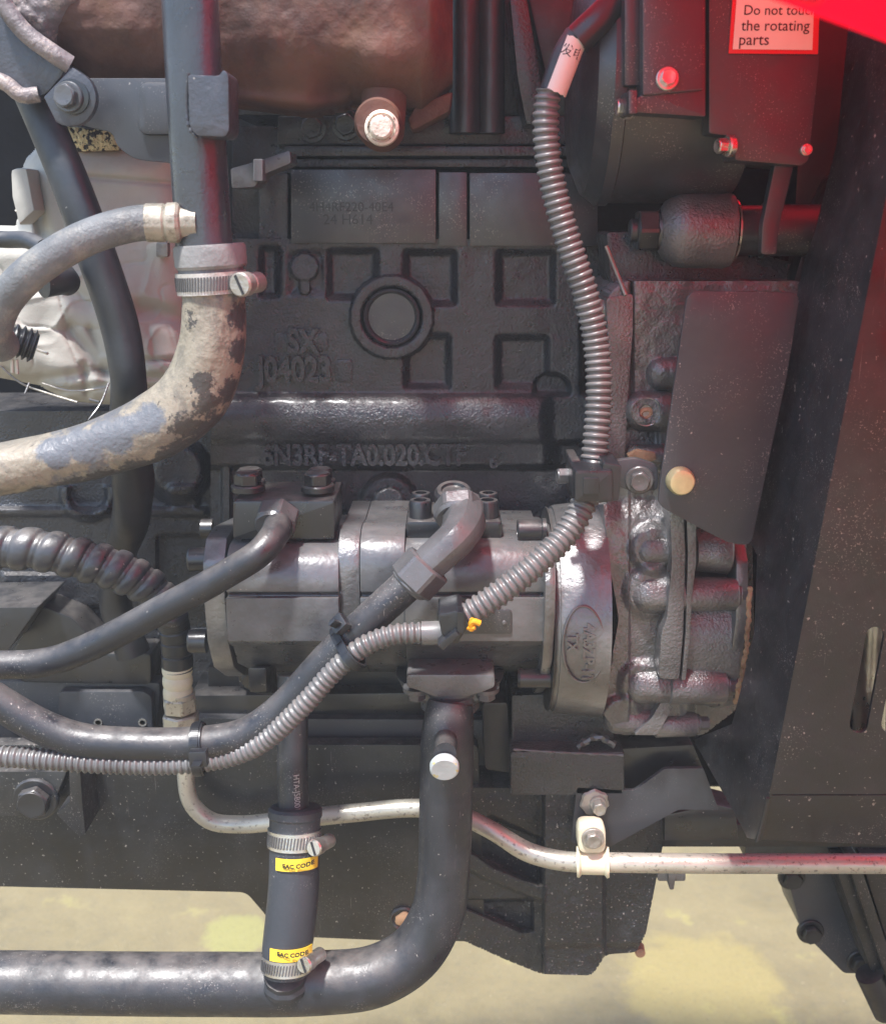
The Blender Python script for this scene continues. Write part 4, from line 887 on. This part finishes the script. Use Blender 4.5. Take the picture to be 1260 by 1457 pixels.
for v in [g for g in r['geom'] if isinstance(g, bmesh.types.BMVert)]: v.co.y += .003
bmesh.ops.recalc_face_normals(bm, faces=bm.faces); obj('front_panel', bm, M['shroud'], shd, smooth=50)
bm = B(); 
lw_ = [W(1094, 1132, Yn), W(1560, 1132, Yn), W(1560, 1215, Yn+.012), W(1080, 1195, Yn+.012)]
sheet(bm, lw_); obj('lower_lip', bm, M['shroud'], shd)
bm = B(); tube(bm, [(1092, 1135, Yn-.001), (1082, 1175, Yn), (1076, 1196, Yn)], 3, .003, 8); obj('edge_bead', bm, M['shroud'], shd)
bm = B(); tube(bm, [(1235, 1060, -.09), (1238, 860, -.09)], 22, .01, 24); tag(obj('shaft_behind_slot', bm, M['steel']), 'bright metal shaft glimpsed through the slot of the shroud', 'shaft')
# dark upper right fan guard
bm = B(); prism(bm, [(1150, -80), (1600, -80), (1600, 420), (1120, 420), (1130, 300)], .03, .06, .003); prism(bm, rpoly([(1190, 250), (1230, 230), (1215, 420), (1120, 430), (1150, 330)], 8), .0, .03, .004)
tag(obj('fan_guard', bm, M['dark']), 'dark flat guard behind the alternator below the red hood', 'guard')

# ================= ALTERNATOR =================
al = thing('alternator', 'black alternator with cover box and plated bolts at the upper right', 'alternator', W(1000, 265, .0))
pz = W(1000, 118, .02); X0 = W(880, 100, -.06).x; X1 = W(1165, 100, -.06).x; s = S(W(1000, 200, -.06)); Ra = .084
bm = B(); lathe(bm, (X0-.004, .025, pz.z), (1, .0, 0), [(-.018, .03), (-.016, Ra*.72), (-.008, Ra*.93), (0, Ra), (.002, Ra+.002), (.01, Ra+.002), (.011, Ra), (X1-X0-.04, Ra), (X1-X0-.032, Ra-.004), (X1-X0-.03, Ra-.03)], 96); obj('housing', bm, M['machined'], al)
bm = B(); prism(bm, rpoly([(912, -60), (1003, -60), (1003, 166), (905, 160), (905, 140), (912, 136)], 3), -.078, .0, .002); obj('terminal_cover', bm, M['machined'], al)
bm = B(); prism(bm, rpoly([(1008, -60), (1165, -60), (1165, 90), (1150, 228), (1140, 236), (1045, 228), (1044, 195), (1008, 190)], 4), -.070, .0, .003); obj('rear_shell', bm, M['machined'], al)
bm = B(); prism(bm, rect(888, -60, 910, 122), -.07, .0, .0015); prism(bm, rrect(894, 128, 906, 162, 2), -.088, -.05, .001); obj('end_rib', bm, M['machined'], al)
bm = B(); prism(bm, rpoly([(914, -60), (1000, -60), (1000, 128), (914, 136)], 3), -.082, -.077, .001); obj('cover_plate', bm, M['machined'], al)
bolt(al, 949, 112, -.083, 12, 12, M['steel'], d=(0, -1, .1)); bolt(al, 893, 153, -.06, 12, 16, M['steel'], d=(-1, -.2, 0)); bolt(al, 1037, 208, -.072, 11, 18, M['steel'], d=(-1, -.3, 0)); bolt(al, 836, 222, -.0, 8, 8, M['steel'], d=(-1, -.4, 0)); bolt(al, 1147, 213, -.072, 6, 5, M['steel'])
wl = thing('warning_label', 'white warning label with red border reading do not touch the rotating parts', 'label', W(1100, 78, -.075))
bm = B(); prism(bm, [(1046, -60), (1168, -60), (1163, 77), (1036, 76)], -.0725, -.0705, .0002); obj('label_sheet', bm, M['redborder'], wl)
bm = B(); prism(bm, [(1052, -60), (1160, -60), (1155, 71), (1042, 70)], -.0732, -.0724, .0001); obj('label_face', bm, M['white'], wl)
for tx, x, y, wpx in (('Do not touch', 1057, 15, 102), ('the rotating', 1054, 37, 97), ('parts', 1050, 57, 42)):
    text(tx, x, y, -.0733, wpx, M['ink'], wl, 'lettering', align='LEFT', ext=.0002)
# arm
bm = B(); prism(bm, rpoly([(1102, 232), (1130, 232), (1108, 320), (1104, 362), (1082, 362), (1084, 320)], 5), -.05, -.04, .001)
tag(obj('adjusting_arm', bm, M['machined']), 'black strap arm hanging from the alternator to the bushing shaft', 'arm')
# pivot bushing
pv = thing('pivot_bushing', 'black rubber mounting bushing on a horizontal shaft with a large hex nut below the alternator', 'bushing', W(1000, 390, .0))
pc = W(1010, 328, -.0); pc.y = 0; s = S(W(1010, 330, -.03)); xx = lambda px: W(px, 330, -.03).x
bm = B(); lathe(bm, (xx(948), 0, pc.z), (1, 0, 0), [(0, 20*s), (0, 30*s), (.004, 42*s), (.012, 52*s), (.018, 54*s), (xx(1055)-xx(948)-.006, 55*s), (xx(1055)-xx(948)-.001, 52*s), (xx(1055)-xx(948), 46*s), (xx(1055)-xx(948), 30*s)], 56); obj('bushing', bm, M['cast_gloss'], pv)
bm = B(); lathe(bm, (xx(1055), 0, pc.z), (1, 0, 0), [(0, 36*s), (.002, 41*s), (.003, 41*s), (.003, 36*s), (.022, 36*s), (.0225, 40*s), (.025, 40*s), (.025, 37*s), (.085, 37*s)], 48); obj('shaft_sleeve', bm, M['machined'], pv)
bm = B(); lathe(bm, (xx(1057), 0, pc.z), (1, 0, 0), [(0, 42*s), (.0004, 44*s), (.0016, 44*s), (.002, 42*s)], 48); obj('retaining_ring', bm, M['steel'], pv)
bm = B(); hexa(bm, (xx(915), 0, pc.z-.0), (1, 0, 0), 32*s, xx(946)-xx(915), rot=.0); obj('hex_nut', bm, M['black'], pv)
bm = B(); lathe(bm, (xx(944), 0, pc.z), (1, 0, 0), [(0, 28*s), (.002, 29*s), (.002, 24*s), (.004, 24*s), (.004, 27*s), (.007, 30*s)], 40); lathe(bm, (xx(905), 0, pc.z), (1, 0, 0), [(0, 15*s), (.001, 17*s), (.01, 17*s)], 24); obj('washer', bm, M['machined'], pv)

# ================= SUCTION PIPE =================
sp = thing('suction_pipe', 'large black pipe dropping from the pump and sweeping left along the bottom', 'pipe', W(500, 1440, -.06))
bm = B(); tube(bm, [(641, 1000, -.045, 32), (638, 1025, -.05, 36), (636, 1060, -.055, 38), (634, 1150, -.06, 38), (631, 1240, -.065, 37), (622, 1300, -.07, 38), (590, 1355, -.075, 40), (535, 1388, -.08, 42), (460, 1398, -.08, 43), (300, 1400, -.08, 43), (-80, 1396, -.08, 42)], 40, .004, 56); obj('tube', bm, M['pipe'], sp)
bm = B(); p = W(641, 985, -.03); s = S(p); lathe(bm, p+Vector((0, 0, .006)), (0, -.12, -1), [(0, 34*s), (.002, 36*s), (.005, 36*s), (.008, 33*s), (.012, 34*s), (.02, 36*s)], 48); obj('pipe_collar', bm, M['pump'], sp)
bm = B(); prism(bm, rpoly([(578, 960), (704, 960), (704, 978), (690, 984), (665, 992), (618, 992), (598, 984), (578, 978)], 5), -.055, .02, .002); obj('flange', bm, M['pump'], sp)
for x in (592, 691): bolt(sp, x, 980, -.04, 14, 14, M['nut'], d=(0, 0, -1))
bm = B(); tube(bm, [(634, 1050, -.065, 17), (633, 1072, -.10, 16)], 16, .003, 24); p = W(633, 1080, -.095); obj('port_boss', bm, M['pipe'], sp)
bm = B(); p = W(632, 1088, -.102); s = S(p); lathe(bm, p, (0, -1, -.25), [(-.002, 18*s), (0, 20*s), (.001, 21*s), (.005, 20.5*s), (.006, 18*s), (.006, 0)], 36); obj('port_cap', bm, M['cap'], sp)

jh = thing('joining_sleeve', 'grey rubber joining hose with two worm clamps and yellow bands above the bottom pipe', 'hose', W(410, 1400, -.07))
bm = B(); tube(bm, [(420, 1155, -.06, 37), (419, 1185, -.064, 35), (418, 1260, -.076, 36), (411, 1330, -.088, 36), (408, 1352, -.092, 35), (407, 1385, -.097, 32)], 36, .003, 48); obj('rubber', bm, M['sleeve'], jh)
bm = B(); tube(bm, [(417, 960, -.03, 22), (416, 1060, -.045, 22), (418, 1175, -.06, 22)], 22, .005, 36); iu = obj('inner_pipe', bm, M['pipe'], jh)
def tubeproj(cx, Y0, r, dy=0):
    c = W(cx, 1150, Y0)
    return lambda x, z: c.y-math.sqrt(max(1e-7, r*r-(x-c.x)**2))
text('HTA-J5B001S 0', 424, 1128, -.06, 70, M['silver_ink'], iu, 'lettering', roll=-math.pi/2, proj=tubeproj(418, -.0555, 22*S(W(418, 1150, -.05))+.0004), ext=.0002)
a = W(420, 1155, -.06); b_ = W(418, 1260, -.076); axj = (b_-a).normalized(); s = S(a)
bm = B(); lathe(bm, a-axj*.004, axj, [(0, 23*s), (0, 35*s), (.002, 38.5*s), (.007, 38.5*s), (.009, 36*s)], 48); obj('rolled_end', bm, M['sleeve'], jh)
p = W(419, 1191, -.065); clamp(jh, p, axj, 36*s, 25*s, M['steel'], (1, -.45, .0), .0056, 22)
p = W(408, 1368, -.0945); clamp(jh, p, axj, 33.5*s, 22*s, M['steel'], (1, -.35, .35), .0056, 22)
for cy, cx, Y0 in ((1212, 418, -.069), (1338, 410, -.0895)):
    p = W(cx, cy, Y0); bm = B(); arcpatch(bm, p, axj, 36.3*s, 17*s, -.6, 1.25); yt = obj('yellow_band', bm, M['yellow'], jh)
    text('EAC CODE', cx+6, cy+20, Y0-.0215, 44, M['ink'], yt, 'lettering', proj=tubeproj(cx, Y0-.0018, 36.3*s+.0014), ext=.0003, bold=.03)
bm = B(); p = W(406, 1380, -.085); lathe(bm, W(406, 1384, -.094), (0, .35, -1), [(0, 30*s), (.004, 31*s), (.007, 35*s), (.011, 36*s), (.016, 30*s)], 48, rf=lambda a: 1+.015*math.sin(a*70)); obj('weld_collar', bm, M['pipe'], sp)

# ================= LOWER STRUCTURE =================
fr = thing('frame_rail', 'long black frame rail with scuffed dusty face behind the lower pipes', 'frame rail', W(300, 1330, .05))
bm = B(); prism(bm, rpoly([(-160, 1060), (680, 1060), (690, 1340), (560, 1339), (392, 1332), (380, 1305), (350, 1270), (-160, 1258)], 10), .05, .065, .001); obj('web', bm, M['rail'], fr)
bm = B(); p = W(574, 1306, .05); s = S(p); lathe(bm, p, (0, -1, 0), [(0, 19*s), (.002, 19*s), (.003, 17*s), (.001, 14*s), (.001, 0)], 30); obj('hole_rim', bm, M['black'], fr)
bm = B(); lathe(bm, W(574, 1306, .0505), (0, -1, 0), [(0, 12*s), (.003, 11*s), (.004, 7*s), (.004, 0)], 20, rf=lambda a: 1+.15*math.sin(a*20)); obj('rusty_plug', bm, M['rust'], fr)
bolt(fr, 52, 1136, .03, 24, 18, M['black'])
bm = B(); prism(bm, rpoly([(-60, 1098), (95, 1098), (70, 1160), (-60, 1162)], 4), .03, .05, .002); obj('bracket_pad', bm, M['rail'], fr)
bm = B(); prism(bm, rpoly([(98, 1090), (114, 1092), (118, 1150), (122, 1188), (112, 1190), (80, 1158), (100, 1140)], 3), .01, .05, .002); obj('gusset', bm, M['rail'], fr)
bm = B(); prism(bm, [(700, 1060), (602, 1060)] and rpoly([(-160, 968), (228, 972), (222, 1062), (-160, 1064)], 6), .11, .13, .002); prism(bm, rpoly([(84, 984), (205, 984), (216, 992), (218, 1060), (80, 1060)], 6), .098, .11, .0015)
wp = tag(obj('mount_plate', bm, M['plate']), 'black flat mounting plate with two small holes above the lower hydraulic bend', 'plate')
bm = B()
for x in (140, 203): p = W(x, 1028, .0975); lathe(bm, p, (0, -1, 0), [(0, 6*S(p)), (.0008, 6*S(p)), (.0008, 4*S(p)), (0, 4*S(p)), (0, 0)], 16)
obj('hole_rim', bm, M['steel_dirty'], wp)
# oil pan & lower block
op = thing('oil_pan', 'black stepped oil pan flange running below the pump', 'oil pan', W(500, 1090, .06))
bm = B(); prism(bm, rpoly([(270, 990), (760, 984), (760, 1032), (270, 1030)], 3), .08, .14, .0015); obj('flange', bm, M['black'], op)
bm = B(); prism(bm, rpoly([(270, 1022), (760, 1025), (745, 1110), (700, 1090), (450, 1088), (300, 1090)], 8), .07, .14, .0015); obj('pan_side', bm, M['plate'], op)
bm = B(); prism(bm, rpoly([(296, 950), (800, 950), (800, 984), (296, 984)], 3), .10, .14, .0015); obj('skirt', bm, M['dark'], op)
for x in (357, 705, 742): bolt(op, x, 966, .095, 13, 10, M['black'])
bm = B(); prism(bm, rpoly([(686, 1000), (722, 1000), (726, 1100), (690, 1095)], 5), .03, .09, .003); obj('side_lug', bm, M['dark'], op)

cm = thing('mount_block', 'square black cast mounting block with a bright scraped edge right of the suction pipe', 'mounting block', W(800, 1130, .02))
bm = B(); prism(bm, rpoly([(728, 990), (850, 985), (872, 1030), (872, 1070), (728, 1064)], 4), .02, .12, .003); obj('upper_block', bm, M['cast'], cm)
bm = B(); prism(bm, rrect(726, 1070, 888, 1132, 4), .0, .12, .0025); obj('lower_block', bm, M['cast'], cm)
bm = B(); tube(bm, [(730, 1066, .0), (790, 1070, .0), (886, 1074, .0)], 2.2, .003, 8, rf=lambda s, a, r: 1+.4*math.sin(s*500)); tube(bm, [(820, 1062, .002), (850, 1048, .004), (875, 1060, .0)], 5, .003, 8, rf=lambda s, a, r: 1+.4*math.sin(s*700+a*2)); obj('sealant_bead', bm, M['nut'], cm)
bm = B(); prism(bm, rpoly([(880, 1066), (985, 1060), (1000, 1095), (940, 1095), (900, 1128), (890, 1128)], 4), .02, .09, .003); obj('side_step', bm, M['black'], cm)

fh = thing('flywheel_housing', 'rough black cast flywheel housing with ribbed pocket at the bottom right of centre', 'housing', W(800, 1385, .05))
def fhf(X, Y):
    H = .010*np.ones(X.shape)
    H = np.where(X > 772, .03, H); H = H+.012*sm(X, 770, 776)
    # pockets on left part
    sd = poly_sd(X, Y, [(655, 1175), (700, 1160), (768, 1190), (768, 1262), (700, 1235), (655, 1200)]); H -= .014*sm(-sd, -1, 5)
    sd = poly_sd(X, Y, [(655, 1280), (758, 1278), (760, 1325), (745, 1328), (655, 1290)]); H -= .014*sm(-sd, -1, 4)
    sd = poly_sd(X, Y, [(640, 1195), (690, 1225), (774, 1262), (774, 1284), (690, 1250), (640, 1222)]); H += .012*(1-sm(sd, -2, 3))
    H = H-.018*sm(X, 856, 862)
    H = H-.006*sm(Y, 1340, 1350)*(X > 775)
    return H+.0012*vnoise(X, Y, 12, 31)+.0007*vnoise(X, Y, 6, 32)
fp = [(640, 1120), (945, 1125), (943, 1200), (918, 1330), (905, 1355), (862, 1358), (842, 1388), (770, 1386), (720, 1366), (640, 1330)]
bm = B(); hfield(bm, 640, 1120, 946, 1390, .055, fhf, 2.0, .12, poly=rpoly(fp, 8)); obj('casting', bm, mat('rough_dusty_cast', (.032, .032, .034), .45, grain=(420, .0014), lump=(90, .001), speck=(.34, 420), dust=.5), fh, smooth=70)
bm = B(); p = W(908, 1347, .06); lathe(bm, p, (0, -1, 0), [(0, 8*S(p)), (.01, 7*S(p)), (.012, 0)], 16); obj('plug', bm, M['rust'], fh)

tb = thing('tube_bracket', 'thin black stepped bracket plate carrying two corroded bolts above the silver tube', 'bracket', W(870, 1205, .0))
bm = B(); prism(bm, rpoly([(820, 1120), (902, 1125), (945, 1094), (1000, 1093), (1022, 1153), (965, 1152), (868, 1205), (812, 1200)], 4), .0, .004, .0006); obj('plate', bm, M['plate'], tb)
bm = B(); prism(bm, [(1018, 1145), (1046, 1152), (1050, 1196), (945, 1196), (945, 1160)], .02, .05, .001); obj('lower_flange', bm, M['black'], tb)
bm = B(); p = W(845, 1141, -.001); s = S(p); lathe(bm, p, (0, -1, 0), [(0, 20*s), (.001, 20.5*s), (.0025, 18*s), (.003, 14*s), (.003, 0)], 24, rf=lambda a: 1+.06*math.sin(a*44)); obj('washer', bm, M['steel_dirty'], tb)
bolt(tb, 850, 1142, -.003, 10, 20, M['steel_dirty'], flange=1.2)
tcl = thing('tube_clamp', 'cream rubber lined saddle clamp holding the silver tube under the bracket', 'pipe clamp', W(842, 1245, -.03))
bm = B(); a = W(820, 1226, -.022); b_ = W(866, 1227, -.025); ax = (b_-a).normalized(); s = S(a); Lc = (b_-a).length
lathe(bm, a, ax, [(0, 14*s), (0, 21*s), (.002, 22*s), (.004, 17.5*s), (Lc-.004, 17.5*s), (Lc-.002, 22*s), (Lc, 21*s), (Lc, 14*s)], 40); obj('saddle', bm, M['cream'], tcl)
bm = B(); prism(bm, rpoly([(822, 1176), (862, 1176), (862, 1215), (822, 1215)], 12), -.03, -.012, .003); obj('ear', bm, M['cream'], tcl)
bolt(tcl, 843, 1193, -.031, 12, 9, M['steel_dirty'])
bm = B(); prism(bm, rrect(935, 1238, 975, 1254, 3), .0, .02, .001); prism(bm, rpoly([(950, 1240), (962, 1240), (958, 1266), (952, 1266)], 2), -.01, .01, .001); tag(obj('small_clip', bm, M['nut']), 'small dark steel clip hanging just under the silver tube', 'clip')
bm = B(); prism(bm, rpoly([(940, 1172), (1560, 1180), (1560, 1205), (940, 1205)], 3), .03, .07, .002); prism(bm, rpoly([(1060, 1200), (1560, 1200), (1560, 1228), (1060, 1226)], 3), .06, .09, .002)
tag(obj('cross_beam', bm, M['dark']), 'dark cross beam behind the silver tube under the shroud', 'beam')

# ================= TRACK PARTS lower right =================
ur = thing('track_frame', 'black slanting undercarriage beam with grooves in the bottom right corner', 'undercarriage', W(1200, 1420, .05))
bm = B(); prism(bm, rpoly([(1110, 1215), (1190, 1215), (1232, 1385), (1200, 1385), (1140, 1325)], 5), .10, .16, .003); obj('side_plate', bm, M['plate'], ur)
for k, (a0, a1) in enumerate(((0, 17), (20, 36), (40, 120))):
    bm = B(); prism(bm, rpoly([(1182+a0, 1215), (1182+a1, 1215), (1248+a1, 1400+a1*.4), (1244+a0, 1395+a0*.4)], 2), .05-.012*(k == 1), .12, .003); obj('rail_strip', bm, M['rail'], ur)
bm = B(); tube(bm, [(1236, 1385, .05), (1262, 1440, .05)], 20, .004, 24); obj('end_roller', bm, M['dark'], ur)
for x, y in ((1125, 1248), (1152, 1325), (1222, 1368)): bolt(ur, x, y, .10, 14, 12, M['dark'])

# ================= ADDED HAZE, STANDS IN FOR LENS VEIL =================
bm = B(); t = bmesh.ops.create_cube(bm, size=1)
for v in bm.verts: v.co = Vector((v.co.x*8, v.co.y*8+.5, -2.25 if v.co.z < 0 else 1.6))
hz = bpy.data.materials.new('lens_veil_volume'); hz.use_nodes = True; n = hz.node_tree.nodes; n.remove(n['Principled BSDF'])
pv_ = n.new('ShaderNodeVolumePrincipled'); pv_.inputs['Color'].default_value = (.95, .95, .97, 1); pv_.inputs['Density'].default_value = .03
hz.node_tree.links.new(pv_.outputs[0], n['Material Output'].inputs['Volume'])
o = obj('added_veil_haze', bm, hz, flat=True); tag(o, None, None, kind='stuff')
